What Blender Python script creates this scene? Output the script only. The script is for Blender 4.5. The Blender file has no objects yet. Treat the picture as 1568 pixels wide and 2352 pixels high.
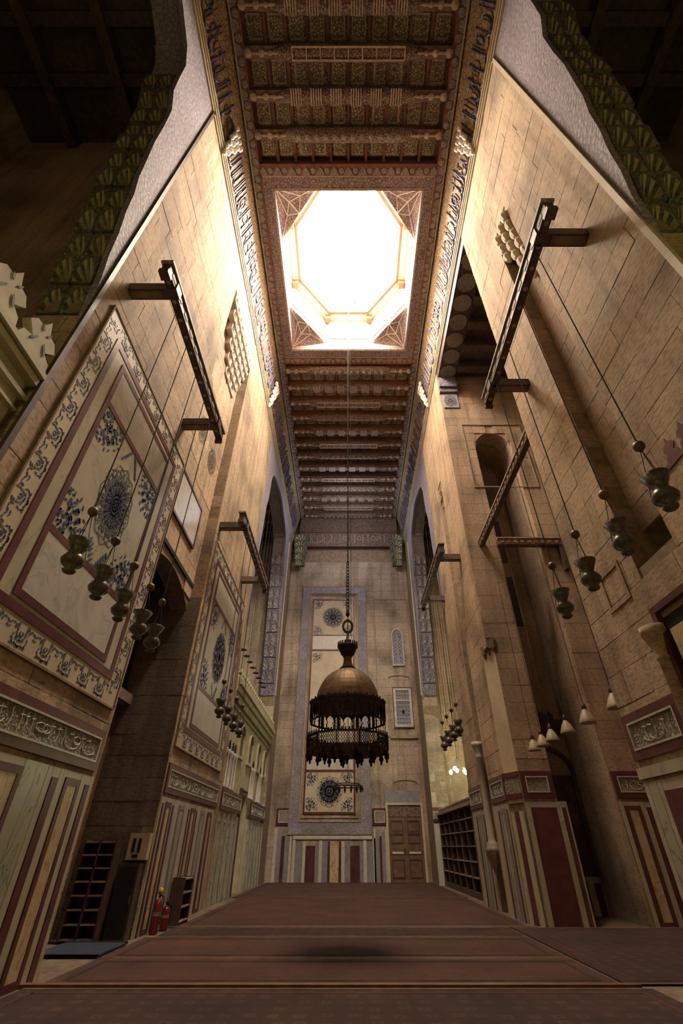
import bpy, bmesh, math, random
from mathutils import Vector, Matrix
R = random.Random(7)
PI = math.pi
C = bpy.context.scene.collection
SC = bpy.context.scene
# ---------------------------------------------------------------- camera, world, light, exposure
CH = 1.6
cd = bpy.data.cameras.new('camera'); cam = bpy.data.objects.new('camera', cd); C.objects.link(cam)
cd.sensor_fit = 'VERTICAL'; cd.sensor_height = 36; cd.sensor_width = 24
cd.lens = 1040/2352*36; cd.shift_x = -16/2352; cd.clip_end = 200
cam.location = (0, 0, CH); cam.rotation_euler = (math.radians(90+36.48), 0, 0)
SC.camera = cam
w = bpy.data.worlds.new('world'); SC.world = w; w.use_nodes = True
w.node_tree.nodes['Background'].inputs[0].default_value = (0.75, 0.8, 1, 1)
w.node_tree.nodes['Background'].inputs[1].default_value = 0.05
SC.view_settings.view_transform = 'Standard'; SC.view_settings.look = 'None'
SC.view_settings.exposure = -0.30; SC.view_settings.gamma = 1.0; SC.view_settings.use_curve_mapping = False
WIN = 2450.0
SKY = 5.0            # brightness of the daylit lantern panes

def lamp(name, loc, col, watts, size=0.3, typ='POINT', rot=(0,0,0), sx=1, sy=1, spread=None):
    l = bpy.data.lights.new(name, typ); l.energy = watts; l.color = col
    if typ == 'POINT': l.shadow_soft_size = size
    else:
        l.shape = 'RECTANGLE'; l.size = sx; l.size_y = sy
        if spread: l.spread = spread
    o = bpy.data.objects.new(name, l); o.location = loc; o.rotation_euler = rot; C.objects.link(o)
    return o
# daylight falling through the lantern (a sky-sized area at the foot of the dome), the lit side halls and added fill lights
for k_ in range(8):                     # one soft daylight source just inside each lantern window
    a_ = math.pi*k_/4; dx_, dy_ = math.cos(a_), math.sin(a_)
    wt_ = WIN*(1.5 if dx_ > .3 else 0.78 if dx_ < -.3 else 0.8)*(1.25 if dy_ > .3 else .8 if dy_ < -.3 else 1.0)
    o_ = lamp('lantern_window_daylight', (dx_*2.75, 11.48+dy_*3.4, 28.6), (1.0, 0.86, 0.71), wt_, typ='AREA', sx=1.9, sy=1.4)
    o_.rotation_euler = Vector((-dx_, -dy_, -0.12)).to_track_quat('-Z', 'Y').to_euler()
lamp('hall_fill_light', (-2.2, -2.0, 4.6), (1.0, 0.80, 0.42), 14, 0.5)  # weak fill added behind the camera, no fixture there
lamp('left_hall_lamp_light', (-4.0, -1.5, 7.0), (0.90, 0.90, 0.30), 90, 0.4)
lamp('left_hall_deep_light', (-7.5, 0.5, 6.0), (0.90, 0.85, 0.30), 55, 0.5)
lamp('right_hall_lamp_light', (7.8, 0.9, 5.5), (0.86, 0.88, 0.22), 180, 0.4)
lamp('left_far_hall_lamp_light', (-8.0, 24.0, 4.5), (0.9, 0.9, 0.55), 120, 0.5)
lamp('far_bay_high_fill_light', (0, 27.5, 21.5), (0.84, 0.86, 1.0), 650, 1.5)  # added fill to brighten the far wall and ceiling; no window there
lamp('far_bay_fill_light', (0, 25.0, 9.0), (1.0, 0.9, 0.78), 90, 1.2)  # added point fill for the far bay, without a fixture
lamp('right_far_hall_lamp_light', (6.6, 27.2, 5.2), (0.95, 0.98, 0.45), 160, 0.3)

# ---------------------------------------------------------------- materials
def nodes(name, rough=0.8, metal=0.0):
    m = bpy.data.materials.new(name); m.use_nodes = True
    nt = m.node_tree; b = nt.nodes['Principled BSDF']
    b.inputs['Roughness'].default_value = rough; b.inputs['Metallic'].default_value = metal
    return m, nt, b
def c4(c): return (c[0], c[1], c[2], 1)
def N(nt, t, **kw):
    n = nt.nodes.new(t)
    for k, v in kw.items():
        if k in n.inputs: n.inputs[k].default_value = v
        else: setattr(n, k, v)
    return n
def pos(nt, scale=(1,1,1)):
    g = N(nt, 'ShaderNodeNewGeometry'); mp = N(nt, 'ShaderNodeMapping')
    mp.inputs['Scale'].default_value = scale
    nt.links.new(g.outputs['Position'], mp.inputs['Vector']); return mp.outputs[0]
def ramp(nt, src, stops, const=False):
    r = N(nt, 'ShaderNodeValToRGB'); e = r.color_ramp
    if const: e.interpolation = 'CONSTANT'
    while len(e.elements) < len(stops): e.elements.new(0.5)
    for el, (p, c) in zip(e.elements, stops): el.position = p; el.color = c4(c)
    nt.links.new(src, r.inputs[0]); return r.outputs[0]
def mixc(nt, a, b, f, mode='MIX'):
    m = N(nt, 'ShaderNodeMix', data_type='RGBA', blend_type=mode)
    for sock, v in ((m.inputs[0], f), (m.inputs[6], a), (m.inputs[7], b)):
        if hasattr(v, 'is_linked') or hasattr(v, 'links'): nt.links.new(v, sock)
        else: sock.default_value = v if isinstance(v, (int, float)) else c4(v)
    return m.outputs[2]
def bump(nt, b, h, s=0.3, d=0.02):
    n = N(nt, 'ShaderNodeBump'); n.inputs['Strength'].default_value = s; n.inputs['Distance'].default_value = d
    nt.links.new(h, n.inputs['Height']); nt.links.new(n.outputs[0], b.inputs['Normal'])
def plain(name, col, rough=0.7, metal=0.0, var=0.25, scale=3.0, bmp=0.0, rnd=0.0):
    m, nt, b = nodes(name, rough, metal)
    no = N(nt, 'ShaderNodeTexNoise', Scale=scale, Detail=6.0); nt.links.new(pos(nt), no.inputs['Vector'])
    c = ramp(nt, no.outputs['Fac'], [(0.3, [x*(1-var) for x in col]), (0.7, [min(1, x*(1+var)) for x in col])])
    if rnd:
        oi = N(nt, 'ShaderNodeObjectInfo')
        c2 = ramp(nt, oi.outputs['Random'], [(0, (1-rnd,)*3), (1, (1.0,)*3)])
        c = mixc(nt, c, c2, 1.0, 'MULTIPLY')
    nt.links.new(c, b.inputs['Base Color'])
    if bmp: bump(nt, b, no.outputs['Fac'], bmp)
    return m
def stone(name, col, rnd=0.17, streak=True):
    m, nt, b = nodes(name, 0.85)
    n1 = N(nt, 'ShaderNodeTexNoise', Scale=0.55, Detail=5.0); nt.links.new(pos(nt), n1.inputs['Vector'])
    n2 = N(nt, 'ShaderNodeTexNoise', Scale=9.0, Detail=8.0); nt.links.new(pos(nt, (1,1,2.2)), n2.inputs['Vector'])
    c = ramp(nt, n1.outputs['Fac'], [(0.34, [x*0.58 for x in col]), (0.48, col), (0.64, [min(1,x*1.22) for x in col])])
    c = mixc(nt, c, ramp(nt, n2.outputs['Fac'], [(0.34, (0.62,0.57,0.52)), (0.56, (1,1,1))]), 0.85, 'MULTIPLY')
    if streak:
        n3 = N(nt, 'ShaderNodeTexNoise', Scale=1.0, Detail=4.0); nt.links.new(pos(nt, (3,3,0.22)), n3.inputs['Vector'])
        c = mixc(nt, c, ramp(nt, n3.outputs['Fac'], [(0.36, (0.66,0.61,0.55)), (0.52, (1,1,1))]), 0.75, 'MULTIPLY')
    oi = N(nt, 'ShaderNodeObjectInfo')
    c = mixc(nt, c, ramp(nt, oi.outputs['Random'], [(0, (1-rnd, 1-rnd*1.05, 1-rnd*1.15)), (1, (1,1,1))]), 1.0, 'MULTIPLY')
    nt.links.new(c, b.inputs['Base Color']); bump(nt, b, n2.outputs['Fac'], 0.3, 0.02)
    return m
def speckle(name, base, flecks, scale=9.0, thr=0.16, rough=0.7, stretch=(1,1,1), bmp=0.0):
    """painted or inlaid all-over ornament: cells with contrasting flecks"""
    m, nt, b = nodes(name, rough)
    v = N(nt, 'ShaderNodeTexVoronoi', Scale=scale); v.feature = 'DISTANCE_TO_EDGE'; p = pos(nt, stretch)
    nt.links.new(p, v.inputs['Vector'])
    v2 = N(nt, 'ShaderNodeTexVoronoi', Scale=scale*1.9); nt.links.new(p, v2.inputs['Vector'])
    c = ramp(nt, v.outputs['Distance'], [(0, flecks[0]), (thr*0.5, flecks[0]), (thr, base), (1, base)])
    c = mixc(nt, c, flecks[1], ramp(nt, v2.outputs['Distance'], [(0.22, (1,1,1)), (0.3, (0,0,0))]))
    n1 = N(nt, 'ShaderNodeTexNoise', Scale=0.8, Detail=4.0); nt.links.new(pos(nt), n1.inputs['Vector'])
    c = mixc(nt, c, ramp(nt, n1.outputs['Fac'], [(0.3, (0.7,0.68,0.65)), (0.7, (1,1,1))]), 0.8, 'MULTIPLY')
    nt.links.new(c, b.inputs['Base Color'])
    if bmp: bump(nt, b, v.outputs['Distance'], bmp, 0.03)
    return m
def veined(name, base, vein, scale=1.3, rough=0.3):
    m, nt, b = nodes(name, rough)
    n = N(nt, 'ShaderNodeTexNoise', Scale=scale, Detail=9.0, Distortion=1.6); nt.links.new(pos(nt, (1,1,0.55)), n.inputs['Vector'])
    c = ramp(nt, n.outputs['Fac'], [(0.40, base), (0.485, [x*0.9 for x in base]), (0.5, vein), (0.53, base), (0.66, [0.5*(x+y) for x, y in zip(base, vein)])])
    nt.links.new(c, b.inputs['Base Color']); return m
M = {}
M['stone'] = stone('warm_limestone', (0.55, 0.415, 0.275))
M['stone_far'] = stone('grey_limestone', (0.47, 0.39, 0.30), 0.16)
M['stone_dark'] = stone('dark_brown_limestone', (0.20, 0.155, 0.11), 0.25)  # darker brown stone for the portal jamb and the floor
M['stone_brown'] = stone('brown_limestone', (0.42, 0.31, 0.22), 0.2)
M['stone_pale'] = plain('pale_dressed_stone', (0.58, 0.49, 0.34), 0.6, var=0.12, scale=2.2, bmp=0.1)
M['mortar'] = plain('mortar', (0.26, 0.19, 0.12), 0.95, var=0.3, scale=6)
M['cream'] = veined('cream_marble', (0.52, 0.48, 0.35), (0.37, 0.35, 0.27), 0.8, 0.35)
M['cream_far'] = veined('white_marble', (0.62, 0.58, 0.50), (0.44, 0.42, 0.38), 1.2, 0.35)
M['gold_marble'] = veined('amber_veined_marble', (0.60, 0.50, 0.30), (0.34, 0.18, 0.06), 2.0, 0.3)
M['green_marble'] = veined('green_veined_marble', (0.46, 0.45, 0.33), (0.16, 0.17, 0.10), 1.4, 0.3)
M['red'] = plain('dark_red_marble', (0.115, 0.035, 0.035), 0.35, var=0.3, scale=4)
M['grey_marble'] = veined('blue_grey_marble', (0.30, 0.28, 0.29), (0.16, 0.14, 0.15), 2.0, 0.35)
M['script'] = speckle('carved_inscription_stone', (0.46, 0.42, 0.36), ((0.22,0.19,0.16), (0.34,0.30,0.25)), 16, 0.2, bmp=0.8)
M['spandrel'] = speckle('patterned_spandrel_stone', (0.36, 0.32, 0.34), ((0.24,0.21,0.26), (0.44,0.39,0.37)), 7, 0.2, bmp=0.5)
M['blue'] = plain('blue_inlay', (0.07, 0.085, 0.20), 0.5, var=0.5, scale=5)
M['grey_ink'] = plain('grey_outline_inlay', (0.20, 0.18, 0.17), 0.6, var=0.2)
M['bluegold'] = speckle('blue_grey_painted_ornament', (0.30, 0.27, 0.31), ((0.13,0.12,0.19), (0.50,0.44,0.40)), 8, 0.2, bmp=0.5)
M['border_far'] = speckle('blue_grey_border_ornament', (0.46, 0.41, 0.37), ((0.27,0.25,0.31), (0.38,0.35,0.38)), 9, 0.25)
M['wood'] = plain('dark_brown_wood', (0.075, 0.045, 0.035), 0.55, var=0.4, scale=6, bmp=0.2)
M['wood_mid'] = plain('brown_wood', (0.16, 0.085, 0.05), 0.5, var=0.35, scale=5, bmp=0.2)
M['wood_light'] = plain('tan_painted_wood', (0.36, 0.27, 0.21), 0.6, var=0.3, scale=7)
M['wood_paint'] = speckle('painted_ceiling_wood', (0.28, 0.19, 0.135), ((0.08,0.045,0.035), (0.46,0.36,0.22)), 11, 0.2)
M['coffer'] = speckle('painted_coffer_panel', (0.46, 0.37, 0.23), ((0.11,0.08,0.05), (0.17,0.16,0.15)), 11, 0.22)
M['frame_paint'] = speckle('lilac_painted_frame', (0.33, 0.26, 0.27), ((0.13,0.09,0.10), (0.40,0.18,0.06)), 9, 0.18)
M['scallop'] = speckle('painted_scallop', (0.34, 0.30, 0.26), ((0.16,0.13,0.12), (0.2,0.17,0.2)), 16, 0.15)
M['brown_red'] = plain('red_brown_paint', (0.16, 0.06, 0.04), 0.7, var=0.3)
M['cove'] = speckle('gilded_cove', (0.40, 0.31, 0.19), ((0.20,0.13,0.07), (0.50,0.42,0.28)), 7, 0.18)
M['white_plaster'] = plain('white_plaster', (0.78, 0.70, 0.60), 0.8, var=0.06)
M['plaster_line'] = plain('ochre_painted_line', (0.13, 0.055, 0.022), 0.8, var=0.15)
M['screen'] = plain('cream_painted_plaster', (0.52, 0.48, 0.30), 0.7, var=0.2, scale=2.5, bmp=0.1)
M['green_gold'] = speckle('green_gold_muqarnas_paint', (0.15, 0.14, 0.095), ((0.08,0.08,0.06), (0.24,0.21,0.11)), 5, 0.1, bmp=0.4)
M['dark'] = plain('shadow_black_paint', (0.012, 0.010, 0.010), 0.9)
M['brass'] = plain('aged_brass', (0.15, 0.09, 0.04), 0.55, metal=0.45, var=0.4, scale=6)
M['brass_dark'] = plain('blackened_brass', (0.045, 0.028, 0.018), 0.55, metal=0.4, var=0.4, scale=9)
M['glass_lamp'] = plain('dusty_lamp_glass', (0.10, 0.085, 0.058), 0.35, var=0.4, scale=20)
M['shade'] = plain('white_glass_shade', (0.40, 0.33, 0.23), 0.4, var=0.1)
M['rope'] = plain('iron_chain', (0.05, 0.036, 0.024), 0.7)
M['plum_marble'] = plain('plum_marble', (0.085, 0.03, 0.032), 0.35, var=0.35)
M['mat'] = plain('blue_rubber_mat', (0.022, 0.032, 0.062), 0.8, var=0.2)
M['extred'] = plain('red_enamel', (0.20, 0.018, 0.015), 0.35, var=0.1)
M['yellow'] = plain('yellow_plastic', (0.75, 0.45, 0.03), 0.4, var=0.1)
M['paper'] = plain('white_label', (0.55, 0.52, 0.45), 0.7, var=0.1)
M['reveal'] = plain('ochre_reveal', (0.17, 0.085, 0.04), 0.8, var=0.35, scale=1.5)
def carpet(name, a, b_, c_):
    m, nt, b = nodes(name, 0.95)
    p = pos(nt)
    v = N(nt, 'ShaderNodeTexVoronoi', Scale=3.4); v.distance = 'CHEBYCHEV'; v.inputs['Randomness'].default_value = 0.35
    nt.links.new(p, v.inputs['Vector'])
    n = N(nt, 'ShaderNodeTexNoise', Scale=0.9, Detail=6.0); nt.links.new(p, n.inputs['Vector'])
    n2 = N(nt, 'ShaderNodeTexNoise', Scale=60.0, Detail=3.0); nt.links.new(p, n2.inputs['Vector'])
    c = ramp(nt, v.outputs['Distance'], [(0.0, b_), (0.10, a), (0.17, c_), (0.22, a), (0.40, [x*0.8 for x in a])])
    c = mixc(nt, c, ramp(nt, n.outputs['Fac'], [(0.35, (0.55,0.55,0.55)), (0.65, (1,1,1))]), 1.0, 'MULTIPLY')
    c = mixc(nt, c, ramp(nt, n2.outputs['Fac'], [(0.3, (0.6,0.6,0.6)), (0.7, (1,1,1))]), 0.7, 'MULTIPLY')
    nt.links.new(c, b.inputs['Base Color']); bump(nt, b, n2.outputs['Fac'], 0.4, 0.01)
    return m
M['carpet'] = carpet('worn_red_carpet', (0.12, 0.050, 0.034), (0.18, 0.11, 0.075), (0.055, 0.04, 0.04))
M['carpet2'] = carpet('worn_brown_carpet', (0.062, 0.030, 0.021), (0.03, 0.026, 0.026), (0.10, 0.064, 0.045))
def emit(name, col, s):
    m = bpy.data.materials.new(name); m.use_nodes = True; nt = m.node_tree
    nt.nodes.remove(nt.nodes['Principled BSDF']); e = N(nt, 'ShaderNodeEmission'); e.inputs[0].default_value = c4(col); e.inputs[1].default_value = s
    nt.links.new(e.outputs[0], nt.nodes['Material Output'].inputs[0]); return m
M['pane'] = emit('daylit_milky_glass', (1.0, 0.93, 0.84), SKY)
M['bulb'] = emit('lit_bulb_glass', (0.97, 1.0, 0.75), 60.0)

# ---------------------------------------------------------------- object helpers
def tag(o, label=None, cat=None, group=None, kind=None):
    if label: o['label'] = label
    if cat: o['category'] = cat
    if group: o['group'] = group
    if kind: o['kind'] = kind
    return o
def empty(name, loc=(0,0,0), label=None, cat=None, group=None, kind=None, parent=None):
    o = bpy.data.objects.new(name, None); o.empty_display_size = 0.2; o.location = loc; C.objects.link(o)
    if parent: o.parent = parent
    return tag(o, label, cat, group, kind)
def worldloc(p):
    v = Vector((0,0,0))
    while p: v = v + p.location; p = p.parent
    return v
class MB:
    def __init__(s): s.v = []; s.f = []
    def add(s, vs, fs):
        k = len(s.v); s.v += [tuple(v) for v in vs]; s.f += [tuple(i+k for i in f) for f in fs]; return s
    def box(s, x0, x1, y0, y1, z0, z1):
        return s.add([(x0,y0,z0),(x1,y0,z0),(x1,y1,z0),(x0,y1,z0),(x0,y0,z1),(x1,y0,z1),(x1,y1,z1),(x0,y1,z1)],
              [(0,3,2,1),(4,5,6,7),(0,1,5,4),(1,2,6,5),(2,3,7,6),(3,0,4,7)])
    def prism(s, F, pts, n0, n1):
        k = len(pts); a = [F(p[0], p[1], n0) for p in pts]; b = [F(p[0], p[1], n1) for p in pts]
        return s.add(a+b, [tuple(range(k))[::-1], tuple(range(k, 2*k))]+[(i, (i+1)%k, (i+1)%k+k, i+k) for i in range(k)])
    def rect(s, F, s0, s1, z0, z1, n0, n1): return s.prism(F, [(s0,z0),(s1,z0),(s1,z1),(s0,z1)], n0, n1)
    def ring(s, F, s0, s1, z0, z1, t, n0, n1):
        s.rect(F, s0, s0+t, z0, z1, n0, n1); s.rect(F, s1-t, s1, z0, z1, n0, n1)
        s.rect(F, s0+t, s1-t, z0, z0+t, n0, n1); return s.rect(F, s0+t, s1-t, z1-t, z1, n0, n1)
    def lathe(s, prof, c=(0,0,0), n=24, rib=0.0, a0=0.0, axis='z'):
        vs = []; fs = []; m = len(prof)
        for r, z in prof:
            for i in range(n):
                a = a0+2*PI*i/n; rr = r*(1+(rib if i % 2 else 0))
                vs.append((c[0]+rr*math.cos(a), c[1]+rr*math.sin(a), c[2]+z))
        for j in range(m-1):
            for i in range(n): fs.append((j*n+i, j*n+(i+1)%n, (j+1)*n+(i+1)%n, (j+1)*n+i))
        fs.append(tuple(range(n))[::-1]); fs.append(tuple(range((m-1)*n, m*n)))
        return s.add(vs, fs)
    def tube(s, a, b, r, n=6, r2=None):
        a = Vector(a); b = Vector(b); d = (b-a).normalized(); r2 = r if r2 is None else r2
        u = d.orthogonal().normalized(); w_ = d.cross(u)
        vs = [a+u*r*math.cos(2*PI*i/n)+w_*r*math.sin(2*PI*i/n) for i in range(n)]+[b+u*r2*math.cos(2*PI*i/n)+w_*r2*math.sin(2*PI*i/n) for i in range(n)]
        return s.add(vs, [(i,(i+1)%n,(i+1)%n+n,i+n) for i in range(n)]+[tuple(range(n))[::-1], tuple(range(n,2*n))])
    def path(s, pts, r, n=6):
        for a, b in zip(pts[:-1], pts[1:]): s.tube(a, b, r, n)
        return s
    def torus(s, c, Rr, r, n=28, m=8, ax='z', ez=1.0):
        vs = []; fs = []
        for i in range(n):
            a = 2*PI*i/n
            for j in range(m):
                b = 2*PI*j/m; q = Rr+r*math.cos(b)
                p = (q*math.cos(a), q*math.sin(a), r*math.sin(b))
                if ax == 'y': p = (p[0], p[2], p[1]*ez)
                vs.append((c[0]+p[0], c[1]+p[1], c[2]+p[2]))
        for i in range(n):
            for j in range(m): fs.append((i*m+j, ((i+1)%n)*m+j, ((i+1)%n)*m+(j+1)%m, i*m+(j+1)%m))
        return s.add(vs, fs)
    def mesh(s, name, off=Vector((0,0,0)), smooth=False):
        me = bpy.data.meshes.new(name); me.from_pydata([(v[0]-off.x, v[1]-off.y, v[2]-off.z) for v in s.v], [], s.f)
        bm = bmesh.new(); bm.from_mesh(me); bmesh.ops.recalc_face_normals(bm, faces=bm.faces)
        if smooth:
            for f in bm.faces: f.smooth = len(f.verts) < 6
        bm.to_mesh(me); bm.free(); return me
    def build(s, name, mat, parent=None, smooth=False, kind=None, label=None):
        off = worldloc(parent)
        me = s.mesh(name, off, smooth); me.materials.append(M[mat] if isinstance(mat, str) else mat)
        o = bpy.data.objects.new(name, me); C.objects.link(o)
        if parent: o.parent = parent
        if kind: o['kind'] = kind
        if label: o['label'] = label
        return o
def copy_tree(o, parent=None):
    c = o.copy(); C.objects.link(c)
    if parent: c.parent = parent
    for ch in list(o.children): copy_tree(ch, c)
    return c
# wall frames: (along, height, out of the wall) -> world
def FL(x): return lambda s, z, n: (x+n, s, z)
def FR(x): return lambda s, z, n: (x-n, s, z)
def FY(y): return lambda s, z, n: (s, y-n, z)
def FX2(p0, p1):                                    # a vertical face from plan point p0 to p1, normal to the left of travel
    d = Vector((p1[0]-p0[0], p1[1]-p0[1])); L = d.length; d /= L; nn = Vector((d.y, -d.x))
    return (lambda s, z, n: (p0[0]+d.x*s+nn.x*n, p0[1]+d.y*s+nn.y*n, z)), L
XW = 4.65; TH = 0.95; YF = 32.2; ZW = 22.1; ZC = 24.75
L_ = FL(-XW); R_ = FR(XW); F_ = FY(YF)

# stone blocks ------------------------------------------------------------------------------------
def block_mesh():
    out = []
    for k in range(4):
        bm = bmesh.new(); bmesh.ops.create_cube(bm, size=1.0)
        for v in bm.verts:
            v.co.x += R.uniform(-.004,.004); v.co.z += R.uniform(-.012,.012)
            v.co.y += R.uniform(-.03,.03)
        bmesh.ops.bevel(bm, geom=bm.edges[:], offset=0.018, segments=1, affect='EDGES')
        me = bpy.data.meshes.new('stone_block'); bm.to_mesh(me); bm.free(); out.append(me)
    return out
BLK = block_mesh(); BLKM = {}
def blocks(F, s0, s1, z0, z1, parent, mat='stone', free=None, ch=0.5, bl=1.0, limit=300, n1=0.0, T=0.06, rot=0.0, seed=1, name='stone_block'):
    r = random.Random(seed); items = []
    nrow = max(1, round((z1-z0)/ch)); ch = (z1-z0)/nrow
    for i in range(nrow):
        za = z0+i*ch; zb = za+ch
        iv = free(za, zb) if free else [(s0, s1)]
        for a, b in iv:
            a = max(a, s0); b = min(b, s1)
            if b-a < 0.06: continue
            cuts = [a]; x = s0-bl*(0.5 if i % 2 else 0)-r.uniform(0,.3)
            while x < b:
                x += bl*r.uniform(0.75, 1.3)
                if x > a+0.22 and x < b-0.22: cuts.append(x)
            cuts.append(b)
            for p, q in zip(cuts[:-1], cuts[1:]):
                items.append((p, q, za, zb, r.uniform(-.004,.006)))
    if mat not in BLKM:
        BLKM[mat] = []
        for me in BLK: m2 = me.copy(); m2.materials.append(M[mat]); BLKM[mat].append(m2)
    def dist(it):
        w_ = Vector(F((it[0]+it[1])/2, (it[2]+it[3])/2, 0)); return (w_-Vector((0,0,CH))).length
    items.sort(key=dist); off = worldloc(parent)
    g = 0.008; rest = MB()
    for k, (p, q, za, zb, dn) in enumerate(items):
        c = Vector(F((p+q)/2, (za+zb)/2, n1-T/2+dn)); dim = (q-p-g, T, zb-za-g)
        if k < limit:
            o = bpy.data.objects.new(name, r.choice(BLKM[mat])); C.objects.link(o); o.parent = parent
            o.location = c-off; o.scale = dim; o.rotation_euler = (0, 0, rot)
        else: rest.prism(F, [(p+g/2,za+g/2),(q-g/2,za+g/2),(q-g/2,zb-g/2),(p+g/2,zb-g/2)], n1-T, n1+dn)
    if rest.v: rest.build('far_'+name+'s', mat, parent, kind='stuff')
HP = PI/2
# arch profile (distance from jamb, height) : corbelled muqarnas arch
PROF = [(0, 9.0), (0.10, 9.6), (0.16, 10.2), (0.30, 10.9), (0.38, 11.6), (0.52, 12.3), (0.60, 13.0), (0.74, 13.6), (0.82, 14.3), (0.94, 15.2), (1.00, 16.2), (1.10, 17.2), (1.38, 17.8), (1.48, 18.6), (1.58, 19.6), (1.9, 20.2), (2.6, 20.6), (3.8, 20.9), (5.3, 21.2)]
def profz(t):
    for (a, za), (b, zb) in zip(PROF[:-1], PROF[1:]):
        if a <= t <= b and b > a: return za+(zb-za)*(t-a)/(b-a)
    return PROF[-1][1] if t > 5 else PROF[0][1]
def proft(z):
    for (a, za), (b, zb) in zip(PROF[:-1], PROF[1:]):
        if za <= z <= zb: return a+(b-a)*(z-za)/(zb-za)
    return 0 if z < PROF[0][1] else 99
def arch_wall(F, s0, s1, name, parent, mat, n0=-TH, n1=0.0):
    """spandrel over an opening: side pieces stepped by height, with a real soffit"""
    hw = (s1-s0)/2; mb = MB()
    for dt, m0, m1 in ((0.0, -.12, n1), (0.22, n0, -.12)):
        pr = [(min(a, hw)-(dt if a < 1.55 else 0), z+(0 if a < 1.55 else dt)) for a, z in PROF if a < hw]+[(hw, profz(min(hw, 5.29))+dt)]
        for sgn, j in ((1, s0), (-1, s1)):
            for (a, za), (b, zb) in zip(pr[:-1], pr[1:]):
                if za < 20.15: mb.prism(F, [(j-sgn*dt, za), (j+sgn*a, za), (j+sgn*b, zb), (j-sgn*dt, zb)], m0, m1)
            k = [p for p in pr if p[1] >= 20.15]
            for (a, za), (b, zb) in zip(k[:-1], k[1:]): mb.prism(F, [(j+sgn*a, za), (j+sgn*b, zb), (j+sgn*b, ZW), (j+sgn*a, ZW)], m0, m1)
            mb.rect(F, min(j, j+sgn*k[0][0]), max(j, j+sgn*k[0][0]), 20.2, ZW, m0, m1)
    return mb.build(name, mat, parent)

# muqarnas cell: a small fluted niche in a solid block (unit square, 0.25 deep) ----------------------
FAN = {'green_gold': 'fan_gold', 'bluegold': 'fan_pale'}
M['fan_gold'] = plain('gilded_fan_paint', (0.38, 0.34, 0.17), 0.6, var=0.25)
M['fan_pale'] = plain('pale_fan_paint', (0.58, 0.53, 0.50), 0.6, var=0.2)
def cell_mesh(mat, name='muqarnas_cell'):
    out = []; n = 10
    for k in range(n+1):
        a = PI*k/n; x = 0.42*math.cos(a); z = 0.30+0.62*math.sin(a)**0.8 if 0 < k < n else 0.30
        z -= 0.12*abs(math.cos(a)); out.append((x, min(z, 0.93)))
    out = [(0.42, 0.05)]+out+[(-0.42, 0.05)]
    V = []; Fc = []; m = len(out)
    for x, z in out: V.append((x, 0, z))
    for k, (x, z) in enumerate(out): V.append((x*0.7, -0.10-(0.04 if k % 2 else 0), 0.12+(z-0.12)*0.7))
    for k, (x, z) in enumerate(out): V.append((x*0.32, -0.19-(0.02 if k % 2 else 0), 0.12+(z-0.12)*0.34))
    V.append((0, -0.22, 0.10)); tip = len(V)-1
    for lvl in range(2):
        for k in range(m-1): Fc.append((lvl*m+k, lvl*m+k+1, (lvl+1)*m+k+1, (lvl+1)*m+k))
    for k in range(m-1): Fc.append((2*m+k, 2*m+k+1, tip))
    Fc.append((0, m, 2*m, tip, 3*m-1, 2*m-1, m-1))
    bd = []
    for x, z in out:
        q = max(abs(x)/0.5, abs(z-0.5)/0.5, 1e-3); bd.append((x/q, 0.5+(z-0.5)/q))
    b0 = len(V)
    for x, z in bd: V.append((x, 0, z))
    for k in range(m-1): Fc.append((k, b0+k, b0+k+1, k+1))
    Fc.append((0, m-1, b0+m-1, b0))
    b1 = len(V)
    for x, z in bd: V.append((x, -0.27, z))
    for k in range(m): Fc.append((b0+k, b1+k, b1+(k+1) % m, b0+(k+1) % m))
    Fc.append(tuple(range(b1, b1+m)))
    me = bpy.data.meshes.new(name); me.from_pydata(V, [], Fc); me.materials.append(M[mat])
    if mat in FAN:                                   # painted fan stripes of the shell
        me.materials.append(M[FAN[mat]])
        for q in range(3*(m-1)):
            if (q % (m-1)) % 2: me.polygons[q].material_index = 1
    return me
CELL = {k: cell_mesh(k) for k in ('green_gold', 'bluegold', 'stone', 'white_plaster', 'frame_paint')}
def cell(kind, mat4, parent, name='muqarnas_cell'):
    o = bpy.data.objects.new(name, CELL[kind]); C.objects.link(o); o.parent = parent
    o.matrix_local = Matrix.Translation(-worldloc(parent)) @ mat4
    return o
def basis(c, ux, un, uz, sx, sn, sz):
    m = Matrix.Identity(4)
    for i in range(3): m[i][0] = ux[i]*sx; m[i][1] = un[i]*sn; m[i][2] = uz[i]*sz; m[i][3] = c[i]
    return m
def soffit_cells(side, yj, parent, kind, sgn, tmax=1.8, ncol=2):
    """cells lining the underside of an arch: side -1/+1 in x, yj jamb, sgn = direction of opening along y"""
    pts = []
    zz = 9.25
    while zz < 19.6: pts.append(zz); zz += 0.80
    for i, (za, zb) in enumerate(zip(pts[:-1], pts[1:])):
        ta = min(proft(za), 3); tb = min(proft(zb), 3)
        a = Vector((0, yj+sgn*ta, za)); b = Vector((0, yj+sgn*tb, zb)); d = (b-a); Ld = d.length; d.normalize()
        ux = Vector((1,0,0)); un = d.cross(ux)*1.0
        if un.y*sgn < 0: un = -un
        wdt = (TH-.13)/ncol; off = 0
        for c in range(ncol):
            xc = side*(XW+.13+wdt*(c+0.5)); p = Vector((xc, a.y, a.z))+un*(-0.03+0.05*(i % 2))
            cell(kind, basis(p, ux, un, d, wdt*0.98, 0.9, Ld*0.98), parent)

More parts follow.
